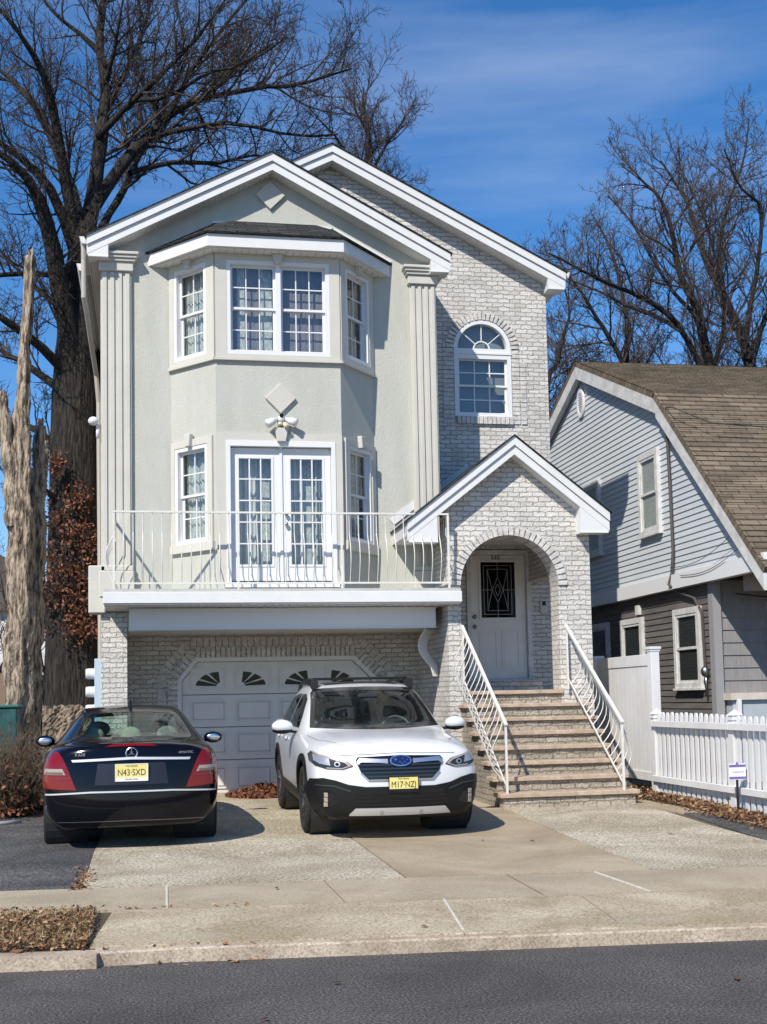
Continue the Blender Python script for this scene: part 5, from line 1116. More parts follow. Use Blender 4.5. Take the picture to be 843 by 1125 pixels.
m = MB(); m.tube([(-2.6, 14.9, .215), (-1.98, 15.22, .22), (-1.56, 15.52, .225)], .035, 10); tag(m.build('pipe', M_oldwhite, smooth=True), 'white plastic pipe lying on the asphalt at the left edge', 'pipe')
def on(x, y, h=.0): return (x, y, g(x, y) + h)
def strip(r):
    x = -.40 - 6 * r.uniform() ** 1.2; return on(x, yy(x, 8.02 + 1.14 * r.uniform()), .006 + .05 * r.uniform() ** 2)
tag(leaves(30000, strip, (.004, .022), 'leaf_litter', M_tanleaf, None, 51, .35), 'tan and brown dead leaves covering the strip beside the kerb, bottom left', 'leaves', kind='stuff')
def blades(n, fn, name, mt, seed):
    rng = np.random.default_rng(seed); P = np.array([fn(rng) for _ in range(n)]); a = rng.uniform(0, 6.28, n); l = rng.uniform(.02, .07, n); w = .0022
    d = np.stack([np.cos(a), np.sin(a), rng.uniform(.15, 1.0, n)], 1); d /= np.linalg.norm(d, axis=1)[:, None]; sd = np.stack([-np.sin(a), np.cos(a), np.zeros(n)], 1) * w
    V = np.stack([P - sd, P + sd, P + d * l[:, None] + sd * .3, P + d * l[:, None] - sd * .3], 1).reshape(-1, 3); F = np.arange(4 * n).reshape(-1, 4); me = bpy.data.meshes.new(name); me.from_pydata(V.tolist(), [], F.tolist()); return link_mesh(name, me, mt, None)
tag(blades(14000, strip, 'dry_grass', leaf_mat('dry_grass', [(.34, .27, .14), (.26, .20, .10), (.42, .35, .20), (.20, .17, .07), (.14, .13, .05)]), 57), 'flattened dry grass between the leaves of the kerbside strip', 'grass', kind='stuff')
def spill(r):
    t = r.uniform(); x = -2.5 + 3.2 * r.uniform(); return on(x, yy(x, 8.03) - .10 * abs(r.normal()) if t < .5 else yy(x, 9.2) + .08 * abs(r.normal()), .005)
tag(leaves(160, spill, (.012, .03), 'leaf_litter', M_tanleaf, None, 52, .3), 'stray leaves along the sidewalk and kerb edges', 'leaves', kind='stuff')
def fstrip(r):
    y = 9.4 + 7.6 * r.uniform(); return on(6.60 + r.normal() * (.15) + (.0 if y < 14 else .12) - .02, y, .03 + .07 * r.uniform() ** 2)
tag(leaves(15000, fstrip, (.010, .032), 'leaf_litter', M_leaf, None, 53, .5), 'brown leaves banked under the picket fence', 'leaves', kind='stuff')
m = MB(); m.prism([(6.45, 9.4), (7.9, 9.4), (7.9, 18.0), (6.35, 18.0), (6.32, 17.0), (6.44, 13.8)], 'z', .10, .205); tag(m.build('planting_strip', M_soil), kind='structure')
def pile(r):
    a = r.uniform(0, 6.28); q = r.uniform() ** .5; return (1.62 + .56 * q * math.cos(a), 18.35 + .62 * q * math.sin(a), .24 + .20 * (1 - q) * r.uniform() + .02 * r.uniform())
tag(leaves(2600, pile, (.02, .05), 'leaf_pile', M_leafr, None, 54, .8), 'heap of rusty leaves at the foot of the garage door', 'leaf pile', kind='stuff')
def lb(r): return on(-1.25 + r.normal() * .35, 17.6 + r.normal() * .45, .01 + .08 * r.uniform() ** 2)
tag(leaves(1400, lb, (.02, .05), 'leaf_litter', M_leaf, None, 55, .6), 'fallen leaves below the rough brown panel', 'leaves', kind='stuff')
def ae(r): x = -.58 + r.normal() * .05; return on(x, 10.2 + 1.3 * r.uniform() ** 1.5, .006)
tag(leaves(150, ae, (.012, .028), 'leaf_litter', M_tanleaf, None, 56, .3), 'leaf crumbs along the edge of the asphalt strip', 'leaves', kind='stuff')
for k, (x, y, s, lab) in enumerate([(1.02, 7.05, .035, 'single tan leaf on the road below the black sedan'), (3.2, 6.55, .04, 'single pale leaf on the road at the bottom right'), (3.7, 11.9, .035, 'dark leaf on the tan concrete nearest the steps'), (3.25, 12.1, .03, 'dark leaf on the tan concrete beside the white car'), (5.2, 12.0, .04, 'dark leaf on the pebbled walkway'), (.55, 6.35, .03, 'small tan leaf near the bottom edge of the road'), (.95, 9.75, .03, 'small leaf on the sidewalk below the black sedan'), (1.75, 8.05, .03, 'white scrap beside the kerb joint')]):
    m = MB(); a = k * 1.3; ca, sa = math.cos(a) * s, math.sin(a) * s; z = g(x, y) + .012
    m.add([(x - ca, y - sa, z), (x - sa * .5, y + ca * .5, z + .008), (x + ca * .2, y + sa * .2, z + .004), (x + ca, y + sa, z + .006), (x + sa * .5, y - ca * .5, z + .012)], [(0, 4, 2), (4, 3, 2), (3, 1, 2), (1, 0, 2)])
    tag(m.build('leaf' if k < 7 else 'paper_scrap', M_tanleaf if k not in (2, 3, 4) else M_leafr), lab, 'leaf' if k < 7 else 'scrap')
for k, (x, y, s, lab) in enumerate([(6.62, 16.9, .16, 'larger grey rock under the privacy fence beside the post'), (6.55, 17.5, .12, 'smaller dark rock behind the larger one, beside the stairs')]):
    m = MB(); m.ball((x, y, .27), (s, s * .8, s * .8), 9, 6); o = m.build('rock', mat('rock_grey', (.13, .11, .10), .9, var=(.06, .05, .045), scale=14, bump=1, bscale=20)); rng = random.Random(k)
    for v in o.data.vertices: v.co += Vector((rng.uniform(-1, 1), rng.uniform(-1, 1), rng.uniform(-1, 1))) * s * .13
    tag(o, lab, 'rock')

# ------------------------------------------------------------------ cars
M_cwhite = mat('white_car_paint', (.68, .69, .70), .28, coat=.8)
M_cnavy = mat('black_blue_car_paint', (.003, .003, .006), .08, spec=.32)
M_clad = mat('black_cladding', (.010, .010, .011), .5, spec=.25)
M_gloss = mat('gloss_black', (.008, .008, .010), .12)
M_rub = mat('tyre_rubber', (.016, .016, .016), .85)
M_chrome = mat('chrome', (.72, .72, .73), .22, 1.0)
M_satin = mat('satin_silver', (.60, .60, .62), .32, .9)
M_rim = mat('dark_alloy', (.14, .14, .15), .3, .8)
M_rimm = mat('silver_alloy', (.45, .45, .47), .3, .9)
M_skid = mat('silver_plastic', (.52, .51, .50), .45, .3)
M_red = mat('red_lens', (.18, .004, .006), .12, spec=.5)
M_clear = mat('clear_lens', (.36, .31, .27), .3, .1)
M_amber = mat('smoked_lens', (.16, .11, .09), .2)
M_lamp = mat('headlamp_silver', (.42, .43, .45), .3, .5)
M_lampd = mat('headlamp_dark', (.03, .032, .036), .2, spec=.4)
M_cglass = glass_mat('car_glass', (.55, .66, .66), 1.0)
M_cglassd = glass_mat('dark_privacy_glass', (.10, .11, .11), 1.6)
M_frit = mat('glass_border_black', (.010, .011, .012), .15)
M_seat = mat('grey_seat', (.20, .21, .20), .85); M_seatg = mat('beige_green_headrest', (.34, .36, .27), .85, var=(.27, .30, .22), scale=12)
M_dash = mat('dash_black', (.02, .022, .026), .6)
M_plate = mat('plate_yellow', (.72, .60, .16), .45, var=(.74, .66, .28), scale=3, stretch=(1, 1, 3)); M_ink = mat('plate_ink', (.02, .02, .022), .6); M_platew = mat('plate_white', (.74, .73, .66), .45)
FV = [-.86, -.54, 0, .54, .86]      # top columns between the two edges
class Car:
    def __init__(s, name, label, st, yc_f, yc_r, loc, rz, rx=0, levels=3):
        """st: stations (y, [(x,z)*7], crown, wrap, [dy per level] or None)"""
        s.root = empty(name, loc, label, 'car', rz=rz, rx=rx); OFF[s.root.name] = Vector((0, 0, 0))
        bm = bmesh.new(); NL = 7; rings = []
        for (y, lv, crown, wrap, dy) in st:
            L = [bm.verts.new((-x, y + (dy[i] if dy else 0), z)) for i, (x, z) in enumerate(lv)]; Rr = [bm.verts.new((x, y + (dy[i] if dy else 0), z)) for i, (x, z) in enumerate(lv)]
            xt, zt = lv[-1]; yt = y + (dy[-1] if dy else 0); xb, zb = lv[0]; yb = y + (dy[0] if dy else 0)
            T = [bm.verts.new((xt * f, yt + wrap * (1 - f * f), zt + crown * (1 - f * f))) for f in FV]
            Bt = [bm.verts.new((xb * f, yb, zb)) for f in FV]
            rings.append(L + T + list(reversed(Rr)) + list(reversed(Bt)))
        n = len(rings[0])
        for a, b in zip(rings[:-1], rings[1:]):
            for i in range(n): j = (i + 1) % n; bm.faces.new((a[i], a[j], b[j], b[i]))
        for ring, lv, yc, flip in ((rings[0], st[0][1], yc_f, 0), (rings[-1], st[-1][1], yc_r, 1)):
            L = ring[:NL]; T = ring[NL:NL + 5]; Rr = list(reversed(ring[NL + 5:2 * NL + 5])); Bt = list(reversed(ring[2 * NL + 5:]))
            for k, f in enumerate(FV):     # pull the top and bottom rows onto the nose profile
                T[k].co.y = yc[-1] + (L[-1].co.y - yc[-1]) * abs(f) ** 2.6; Bt[k].co.y = yc[0] + (L[0].co.y - yc[0]) * abs(f) ** 2.6
            G = [[L[0]] + Bt + [Rr[0]]]
            for l in range(1, NL - 1):
                G.append([L[l]] + [bm.verts.new((L[l].co.x * -f, yc[l] + (L[l].co.y - yc[l]) * abs(f) ** 2.6, L[l].co.z)) for f in FV] + [Rr[l]])
            G.append([L[-1]] + T + [Rr[-1]])
            for a, b in zip(G[:-1], G[1:]):
                for i in range(6): q = (a[i], a[i + 1], b[i + 1], b[i]); bm.faces.new(q if not flip else tuple(reversed(q)))
        bmesh.ops.recalc_face_normals(bm, faces=bm.faces)
        me = bpy.data.meshes.new('cage'); bm.to_mesh(me); bm.free()
        t = bpy.data.objects.new('cage', me); COL.objects.link(t); md = t.modifiers.new('s', 'SUBSURF'); md.levels = levels; md.subdivision_type = 'CATMULL_CLARK'
        dg = bpy.context.evaluated_depsgraph_get(); dg.update(); s.me = bpy.data.meshes.new_from_object(t.evaluated_get(dg)); bpy.data.objects.remove(t); bpy.data.meshes.remove(me)
        s.bm = bmesh.new(); s.bm.from_mesh(s.me); bmesh.ops.recalc_face_normals(s.bm, faces=s.bm.faces); s.bvh = BVHTree.FromBMesh(s.bm); s.bm0 = None
    # directions: 'F' seen from the front (x,z), 'B' from behind (x,z), 'L' from -x side (y,z), 'R' from +x side (y,z), 'T' from above (x,y)
    def hit(s, d, a, b):
        o, v = {'F': ((a, -3, b), (0, 1, 0)), 'B': ((a, 9, b), (0, -1, 0)), 'L': ((-3, a, b), (1, 0, 0)), 'R': ((3, a, b), (-1, 0, 0)), 'T': ((a, b, 4), (0, 0, -1))}[d]
        h = s.bvh.ray_cast(Vector(o), Vector(v))
        if h[0] is None:
            q = {'F': (a, .3, b), 'B': (a, 4.5, b), 'L': (-.9, a, b), 'R': (.9, a, b), 'T': (a, b, 1.2)}[d]; h = s.bvh.find_nearest(Vector(q))
        return h[0], h[1]
    def patch(s, name, d, polys, mt, off=.006, grid=.03, thick=.012, parent=None, smooth=True, label=None):
        bm = bmesh.new()
        if isinstance(polys[0][0], (int, float)): polys = [polys]
        for p in polys: bm.faces.new([bm.verts.new((q[0], q[1], 0)) for q in p])
        bmesh.ops.remove_doubles(bm, verts=bm.verts, dist=1e-5); bmesh.ops.triangulate(bm, faces=bm.faces)
        xs = [v.co.x for v in bm.verts]; ys = [v.co.y for v in bm.verts]
        for ax, arr in ((0, xs), (1, ys)):
            c = min(arr) + grid * .5
            while c < max(arr): co = (c, 0, 0) if ax == 0 else (0, c, 0); no = (1, 0, 0) if ax == 0 else (0, 1, 0); bmesh.ops.bisect_plane(bm, geom=bm.verts[:] + bm.edges[:] + bm.faces[:], plane_co=co, plane_no=no, dist=1e-5); c += grid
        nr = {}
        for v in bm.verts:
            h, nn = s.hit(d, v.co.x, v.co.y); v.co = h + nn * off; nr[v.index] = nn
        bm.verts.index_update()
        bm.normal_update(); bmesh.ops.recalc_face_normals(bm, faces=bm.faces)
        if thick:
            nm = {v: s.bvh.find_nearest(v.co)[1] for v in bm.verts}; ex = bmesh.ops.extrude_face_region(bm, geom=bm.faces[:], use_keep_orig=True)
            top = set(e for e in ex['geom'] if isinstance(e, bmesh.types.BMVert))
            for v in bm.verts:
                if v not in top and v in nm: v.co -= nm[v] * thick
            bmesh.ops.recalc_face_normals(bm, faces=bm.faces)
        me = bpy.data.meshes.new(name); bm.to_mesh(me); bm.free(); o = link_mesh(name, me, mt, parent or s.root)
        if smooth:
            me.polygons.foreach_set('use_smooth', [True] * len(me.polygons)); me.set_sharp_from_angle(angle=R(35))
        if label: o['label'] = label
        return o
    def ring(s, poly, w):
        """ring of quads between a polygon and its inset by w (w<0: outset)"""
        n = len(poly); A = sum(poly[i][0] * poly[(i + 1) % n][1] - poly[(i + 1) % n][0] * poly[i][1] for i in range(n)); sg = 1 if A > 0 else -1; out = []
        for i in range(n):
            p, q, r = Vector(poly[i - 1]), Vector(poly[i]), Vector(poly[(i + 1) % n]); a = (q - p).normalized(); b = (r - q).normalized(); na, nb = Vector((-a.y, a.x)) * sg, Vector((-b.y, b.x)) * sg
            m = (na + nb); m /= max(.35, m.length); k = 1 / max(.5, m.normalized().dot(na)); out.append(tuple(q + m.normalized() * w * k))
        return out
    def cut(s, d, poly, ok=None):
        """open the shell inside a polygon"""
        n = len(poly); kill = []
        def inside(x, y):
            c = False; j = n - 1
            for i in range(n):
                if (poly[i][1] > y) != (poly[j][1] > y) and x < (poly[j][0] - poly[i][0]) * (y - poly[i][1]) / (poly[j][1] - poly[i][1]) + poly[i][0]: c = not c
                j = i
            return c
        for f in s.bm.faces:
            c = f.calc_center_median(); nrm = f.normal
            if d == 'F' and nrm.y > -.05: continue
            if d == 'B' and nrm.y < .05: continue
            if d == 'L' and (c.x > -.3 or nrm.x > -.05): continue
            if d == 'R' and (c.x < .3 or nrm.x < .05): continue
            if d == 'T' and nrm.z < .1: continue
            q = (c.x, c.z) if d in 'FB' else (c.y, c.z) if d in 'LR' else (c.x, c.y)
            if inside(*q): kill.append(f)
        bmesh.ops.delete(s.bm, geom=kill, context='FACES')
    def glass(s, name, d, poly, mt, border=.03, label=None, frit=None):
        inner = s.ring(poly, border); outer = s.ring(poly, -.010); mid = s.ring(poly, border * .45)
        s.cut(d, mid)
        n = len(poly); g_ = s.patch(name, d, poly, mt, off=.0015, thick=0, grid=.05, label=label)
        s.patch('window_seal', d, [[outer[i], outer[(i + 1) % n], inner[(i + 1) % n], inner[i]] for i in range(n)], frit or M_frit, off=.004, thick=.008, grid=.05, parent=g_)
        return g_
    def body(s, mt, name='body'):
        me = bpy.data.meshes.new(name); s.bm.to_mesh(me); o = link_mesh(name, me, mt, s.root, True); return o
    def arch(s, yc, zc, r0, r1, mt, name='wheel_arch', off=.012, thick=.03, z0=.24):
        for sd in 'LR':
            if mt:
                pts = []; a0 = math.degrees(math.asin(max(-1, (z0 - zc) / r1))); N = 20
                A = [(yc + r0 * math.cos(R(a)), zc + r0 * math.sin(R(a))) for a in np.linspace(a0, 180 - a0, N)]; Bq = [(yc + r1 * math.cos(R(a)), zc + r1 * math.sin(R(a))) for a in np.linspace(a0, 180 - a0, N)]
                s.patch(name, sd, [[A[i], A[i + 1], Bq[i + 1], Bq[i]] for i in range(N - 1)], mt, off=off, thick=thick, grid=.06)
            A = [(yc + r0 * 1.03 * math.cos(R(a)), zc + r0 * 1.03 * math.sin(R(a))) for a in np.linspace(0, 360, 33)[:-1]]; s.cut(sd, A)
            sx = -1 if sd == 'L' else 1
            m = MB(); m.lathe([(.0001, sx * .45), (r0 * 1.05, sx * .45), (r0 * 1.05, sx * .86)], (0, yc, zc), 'x', 28); m.build('wheel_housing', M_dash, s.root)
    def wheel(s, x, y, r, w, rim, rimr=.70, steer=0, spokes=5, style='five'):
        """tyre > rim"""
        sx = -1 if x < 0 else 1; m = MB(); h = w / 2
        prof = [(r * .66, -h * .8), (r * .78, -h), (r * .93, -h * .98), (r * .985, -h * .80), (r, -h * .6), (r, h * .6), (r * .985, h * .80), (r * .93, h * .98), (r * .78, h), (r * .66, h * .8)]
        m.lathe(prof, (0, 0, 0), 'x', 48)
        for k in range(36):      # tread blocks
            a = 2 * math.pi * k / 36; c, sn = math.cos(a), math.sin(a)
            for q in (-.55, -.05, .45): m.add([(q * h, c * (r + .003) - sn * .018, sn * (r + .003) + c * .018), (q * h, c * (r + .003) + sn * .018, sn * (r + .003) - c * .018), (q * h + .35 * h, c * (r + .003) + sn * .018, sn * (r + .003) - c * .018), (q * h + .35 * h, c * (r + .003) - sn * .018, sn * (r + .003) + c * .018)], [(0, 1, 2, 3)])
        o = m.build('wheel', M_rub, s.root); o.data.set_sharp_from_angle(angle=R(40)) if False else None
        o.location = (x, y, r - .004); o.rotation_euler = (0, 0, steer)
        rr = r * rimr; q = MB(); xo = sx * h * .72
        q.lathe([(rr * .93, -sx * h * .6), (rr * .93, sx * h * .6), (rr, sx * h * .86), (rr * 1.02, sx * h * .86), (rr * 1.02, sx * h * .7)], (0, 0, 0), 'x', 40)
        q.lathe([(.0001, xo + sx * .012), (.05, xo + sx * .008), (.065, xo - sx * .01), (.065, xo - sx * .05)], (0, 0, 0), 'x', 16)
        for k in range(spokes):
            a = 2 * math.pi * k / spokes + .3
            for da in ((-.11, .11) if style == 'five' else (-.05, .16)):
                c, sn = math.cos(a), math.sin(a); c2, s2 = math.cos(a + da * 1.6), math.sin(a + da * 1.6)
                q.beam((xo - sx * .012, c * .05, sn * .05), (xo + sx * .008, c2 * rr * .95, s2 * rr * .95), .03, .022, up=(1, 0, 0))
        ro = q.build('rim', rim, o); OFF[ro.name] = Vector((0, 0, 0))
        d_ = MB(); d_.lathe([(.0001, sx * .0), (rr * .62, sx * .0), (rr * .62, -sx * .02)], (0, 0, 0), 'x', 28); b_ = d_.build('brake_disc', M_satin, o)
        return o
def nj_plate(car, d, x, z, y, txt, w=.305, h=.155, parent=None):
    """embossed plate: yellow ground, white foot, dark characters; the car's own frame"""
    fy = -1 if d == 'F' else 1
    m = MB(); m.box(x - w / 2, x + w / 2, y, y + fy * .006, z - h / 2, z + h / 2); p = m.build('number_plate', M_plate, car.root, bevel=.002)
    m = MB(); a = y + fy * .0065; m.box(x - w / 2 + .003, x + w / 2 - .003, a - .0005, a, z - h / 2 + .003, z - h / 2 + .034)
    for q in ((-w / 2 - .004, -w / 2 + .004), (w / 2 - .004, w / 2 + .004)): m.box(x + q[0], x + q[1], y - .001, y + fy * .008, z - h / 2 - .004, z + h / 2 + .004)
    m.box(x - w / 2, x + w / 2, y - .001, y + fy * .008, z + h / 2 - .003, z + h / 2 + .004); m.box(x - w / 2, x + w / 2, y - .001, y + fy * .008, z - h / 2 - .004, z - h / 2 + .003)
    m.build('plate_frame', M_platew if d == 'B' else M_frit, p)
    rot = Matrix.Rotation(R(90), 4, 'X') if d == 'F' else Matrix.Rotation(R(180), 4, 'Z') @ Matrix.Rotation(R(90), 4, 'X')
    T = lambda zz: Matrix.Translation((x, y + fy * .007, zz)) @ rot
    text_mesh('plate_number', txt, .088, T(z - .002), M_ink, p, .0012, .80); text_mesh('plate_state', 'New Jersey', .024, T(z + h / 2 - .017), M_ink, p, .0008, 1.05); text_mesh('plate_motto', 'Garden State', .022, T(z - h / 2 + .017), M_ink, p, .0008, 1.05)
    return p
def mirror_pts(p): return [(-a, b) for a, b in reversed(p)]
def seat(car, x, y, z, mt, hmt, w=.48, back=.58, face=1, round_=False, h=.0):
    m = MB(); m.prism([(y, z), (y + face * -.52, z + .04), (y + face * -.54, z + .14), (y + face * -.03, z + .13), (y + face * .10, z + back + .05), (y + face * .20, z + back + .02), (y + face * .12, z)], 'x', x - w / 2, x + w / 2); st_ = m.build('seat', mt, car.root, bevel=.03)
    m = MB(); m.ball((x, y + face * .16, z + back + .15), (.135 if round_ else .13, .06, .10 if round_ else .09), 16, 10); m.build('headrest', hmt, st_, smooth=True)
    m = MB(); [m.tube([(x + q, y + face * .15, z + back), (x + q, y + face * .16, z + back + .12)], .007, 6) for q in (-.05, .05)]; m.build('headrest_post', M_chrome, st_)

# ---- the white car (its front at y = 0, facing -y)
ws = [
 (.25, [(.70, .19), (.82, .30), (.875, .54), (.86, .74), (.80, .86), (.70, .92), (.58, .955)], .03, 0, [-.02, -.02, 0, .0, .0, .03, .06]),
 (.58, [(.80, .21), (.885, .37), (.905, .56), (.895, .74), (.86, .88), (.77, .955), (.60, 1.0)], .035, 0, None),
 (.98, [(.84, .24), (.915, .38), (.928, .58), (.920, .77), (.89, .91), (.80, .99), (.62, 1.035)], .035, 0, None),
 (1.32, [(.84, .24), (.905, .38), (.920, .58), (.925, .79), (.90, .93), (.825, 1.01), (.66, 1.055)], .035, -.04, None),
 (1.58, [(.84, .24), (.90, .37), (.915, .57), (.925, .79), (.905, .94), (.85, 1.03), (.745, 1.09)], .035, -.20, None),
 (2.00, [(.84, .24), (.90, .37), (.912, .57), (.925, .79), (.91, .95), (.865, 1.045), (.69, 1.345)], .04, -.16, None),
 (2.36, [(.84, .24), (.90, .37), (.912, .57), (.925, .79), (.91, .955), (.868, 1.05), (.650, 1.54)], .04, -.10, None),
 (2.75, [(.84, .24), (.90, .37), (.912, .57), (.925, .79), (.91, .96), (.868, 1.055), (.640, 1.580)], .04, 0, None),
 (3.35, [(.84, .24), (.90, .37), (.912, .57), (.925, .79), (.91, .965), (.866, 1.06), (.632, 1.580)], .04, 0, None),
 (3.80, [(.84, .24), (.91, .38), (.928, .58), (.928, .79), (.912, .97), (.860, 1.07), (.622, 1.56)], .04, 0, None),
 (4.25, [(.82, .25), (.90, .38), (.92, .58), (.92, .79), (.905, .975), (.845, 1.08), (.60, 1.52)], .04, .03, None),
 (4.58, [(.74, .26), (.85, .40), (.88, .58), (.87, .79), (.85, .97), (.80, 1.08), (.58, 1.38)], .04, .05, None)]
WX, WY = 2.50, 12.46
wc = Car('parked_car', 'white wagon-style SUV with roof rails parked nose out before the garage', ws, [.06, .0, -.02, .0, .05, .13, .26], [4.74, 4.83, 4.86, 4.85, 4.82, 4.76, 4.70], (WX, WY, g(WX, WY + 1) + .0), R(-.6), R(.75), levels=4)
# windscreen, side and rear glass
wsn = [(-.735, 1.105), (-.36, 1.092), (0, 1.088), (.36, 1.092), (.735, 1.105), (.70, 1.23), (.635, 1.48), (.60, 1.522), (.3, 1.538), (0, 1.543), (-.3, 1.538), (-.60, 1.522), (-.635, 1.48), (-.70, 1.23)]
wc.glass('windscreen', 'F', wsn, M_cglass, .035)
wc.glass('rear_window', 'B', [(-.62, 1.12), (0, 1.10), (.62, 1.12), (.55, 1.44), (0, 1.46), (-.55, 1.44)], M_cglassd, .03)
sd1 = [(1.96, 1.095), (2.86, 1.105), (2.86, 1.46), (2.55, 1.465), (2.33, 1.41)]; sd2 = [(2.96, 1.105), (3.68, 1.12), (3.78, 1.43), (3.4, 1.465), (2.96, 1.465)]; sd3 = [(3.80, 1.125), (4.22, 1.17), (4.30, 1.24), (4.10, 1.39), (3.88, 1.42)]
for sd in 'LR':
    wc.glass('door_window', sd, sd1, M_cglass, .022); wc.glass('door_window', sd, sd2, M_cglassd, .022); wc.glass('quarter_window', sd, sd3, M_cglassd, .02)
R0 = .362
wc.arch(.985, .37, .405, .475, M_clad, 'arch_cladding'); wc.arch(3.73, .37, .405, .475, M_clad, 'arch_cladding')
for sd in 'LR': wc.patch('rocker_cladding', sd, [(1.42, .24), (3.30, .24), (3.30, .44), (1.42, .42)], M_clad, off=.014, thick=.02, grid=.06)
# front fascia
bump = [(-.90, .20), (.90, .20), (.905, .52), (.88, .615), (.78, .63), (.66, .605), (.53, .56), (.36, .535), (-.36, .535), (-.53, .56), (-.66, .605), (-.78, .63), (-.88, .615), (-.905, .52)]
wc.patch('front_bumper', 'F', bump, M_clad, off=.016, thick=.03, grid=.035)
grl = [(-.455, .80), (-.43, .832), (0, .845), (.43, .832), (.455, .80), (.405, .68), (.33, .605), (-.33, .605), (-.405, .68)]
gr = wc.patch('grille', 'F', grl, M_gloss, off=.008, thick=.015, grid=.04)
for z, hw_ in ((.750, .42), (.712, .405), (.675, .385), (.637, .345)): wc.patch('grille_bar', 'F', [(-hw_, z - .006), (hw_, z - .006), (hw_ + .004, z + .008), (-hw_ - .004, z + .008)], M_lampd, off=.02, thick=.02, grid=.05, parent=gr)
wing = [(-.442, .79), (-.412, .818), (-.2, .806), (-.13, .806), (-.13, .762), (-.2, .770), (-.40, .778), (-.425, .755), (-.435, .762)]
wc.patch('grille_wing', 'F', wing, M_satin, off=.026, thick=.03, grid=.04, parent=gr); wc.patch('grille_wing', 'F', mirror_pts(wing), M_satin, off=.026, thick=.03, grid=.04, parent=gr)
wc.patch('grille_surround', 'F', [(-.415, .675), (-.335, .598), (.335, .598), (.415, .675), (.405, .683), (.328, .608), (-.328, .608), (-.405, .683)], M_satin, off=.018, thick=.02, grid=.05, parent=gr)
el = [(.112 * math.cos(a), .785 + .052 * math.sin(a)) for a in np.linspace(0, 2 * math.pi, 33)[:-1]]; el2 = [(.098 * math.cos(a), .785 + .041 * math.sin(a)) for a in np.linspace(0, 2 * math.pi, 33)[:-1]]
em = wc.patch('emblem', 'F', el, M_chrome, off=.036, thick=.03, grid=.03, parent=gr); wc.patch('emblem_field', 'F', el2, mat('emblem_blue', (.008, .016, .085), .25), off=.040, thick=.006, grid=.03, parent=gr)
st_ = []
for (x, z, r_) in ((-.052, .795, .020), (-.01, .772, .011), (.022, .800, .011), (.04, .770, .011), (.066, .793, .011), (.012, .756, .010)):
    for k in range(4):
        a = k * math.pi / 2; st_.append([(x, z), (x + r_ * .3 * math.cos(a - .78), z + r_ * .3 * math.sin(a - .78)), (x + r_ * math.cos(a), z + r_ * .8 * math.sin(a)), (x + r_ * .3 * math.cos(a + .78), z + r_ * .3 * math.sin(a + .78))])
wc.patch('emblem_stars', 'F', st_, M_chrome, off=.0425, thick=.003, grid=.05, parent=gr)
# headlamps
hl_ = [(.48, .745), (.545, .80), (.70, .838), (.80, .860), (.845, .885), (.872, .85), (.875, .79), (.84, .75), (.74, .718), (.58, .712)]
for sgn in (1, -1):
    P = lambda p: p if sgn == 1 else mirror_pts(p)
    h_ = wc.patch('headlamp', 'F', P(hl_), M_lampd, off=.009, thick=.016, grid=.025)
    wc.patch('lamp_reflector', 'F', P([(.70, .752), (.80, .77), (.845, .80), (.84, .86), (.79, .845), (.715, .822)]), M_lamp, off=.013, thick=.006, grid=.03, parent=h_)
    wc.patch('daytime_strip', 'F', P([(.495, .748), (.55, .797), (.70, .838), (.80, .862), (.835, .885), (.84, .872), (.80, .846), (.70, .820), (.565, .780), (.525, .748), (.59, .726), (.74, .734), (.74, .724), (.59, .715)]), M_clear, off=.014, thick=.005, grid=.03, parent=h_)
    ci = [(.635 + .030 * math.cos(a), .765 + .026 * math.sin(a)) for a in np.linspace(0, 6.283, 17)[:-1]]; wc.patch('lamp_projector', 'F', P(ci), M_lamp, off=.014, thick=.006, grid=.03, parent=h_)
    ci = [(.635 + .018 * math.cos(a), .765 + .015 * math.sin(a)) for a in np.linspace(0, 6.283, 13)[:-1]]; wc.patch('projector_lens', 'F', P(ci), M_gloss, off=.017, thick=.005, grid=.03, parent=h_)
    # fog lamp pocket with its stacked light
    fp = wc.patch('fog_lamp_pocket', 'F', P([(.60, .36), (.76, .33), (.78, .50), (.70, .505)]), M_gloss, off=.020, thick=.006, grid=.03)
    for k in range(3): wc.patch('fog_light', 'F', P([(.725, .345 + k * .048), (.758, .345 + k * .048), (.762, .386 + k * .048), (.728, .386 + k * .048)]), M_clear, off=.028, thick=.01, grid=.03, parent=fp)
    wc.patch('bumper_crease', 'F', P([(.50, .50), (.66, .555), (.84, .565), (.84, .552), (.67, .54), (.51, .485)]), mat('worn_black_plastic', (.028, .028, .03), .5), off=.024, thick=.01, grid=.04)
li = wc.patch('lower_intake', 'F', [(-.50, .345), (.50, .345), (.44, .50), (-.44, .50)], M_gloss, off=.021, thick=.006, grid=.05)
for z in (.375, .415, .455): wc.patch('intake_bar', 'F', [(-.47, z), (.47, z), (.46, z + .012), (-.46, z + .012)], M_clad, off=.030, thick=.012, grid=.06, parent=li)
wc.patch('skid_plate', 'F', [(-.52, .262), (.52, .262), (.46, .322), (-.46, .322)], M_skid, off=.034, thick=.03, grid=.04)
for sgn in (-1, 1): wc.patch('skid_recess', 'F', [(sgn * .20 - .02, .275), (sgn * .20 + .02, .275), (sgn * .20 + .015, .305), (sgn * .20 - .015, .305)], mat('shadowed_plastic', (.30, .30, .30), .5), off=.037, thick=.004, grid=.03)
wc.patch('bonnet_gap', 'F', [(-.60, .850), (0, .868), (.60, .850), (.60, .856), (0, .874), (-.60, .856)], mat('panel_gap', (.10, .10, .11), .7), off=.0015, thick=0, grid=.04)
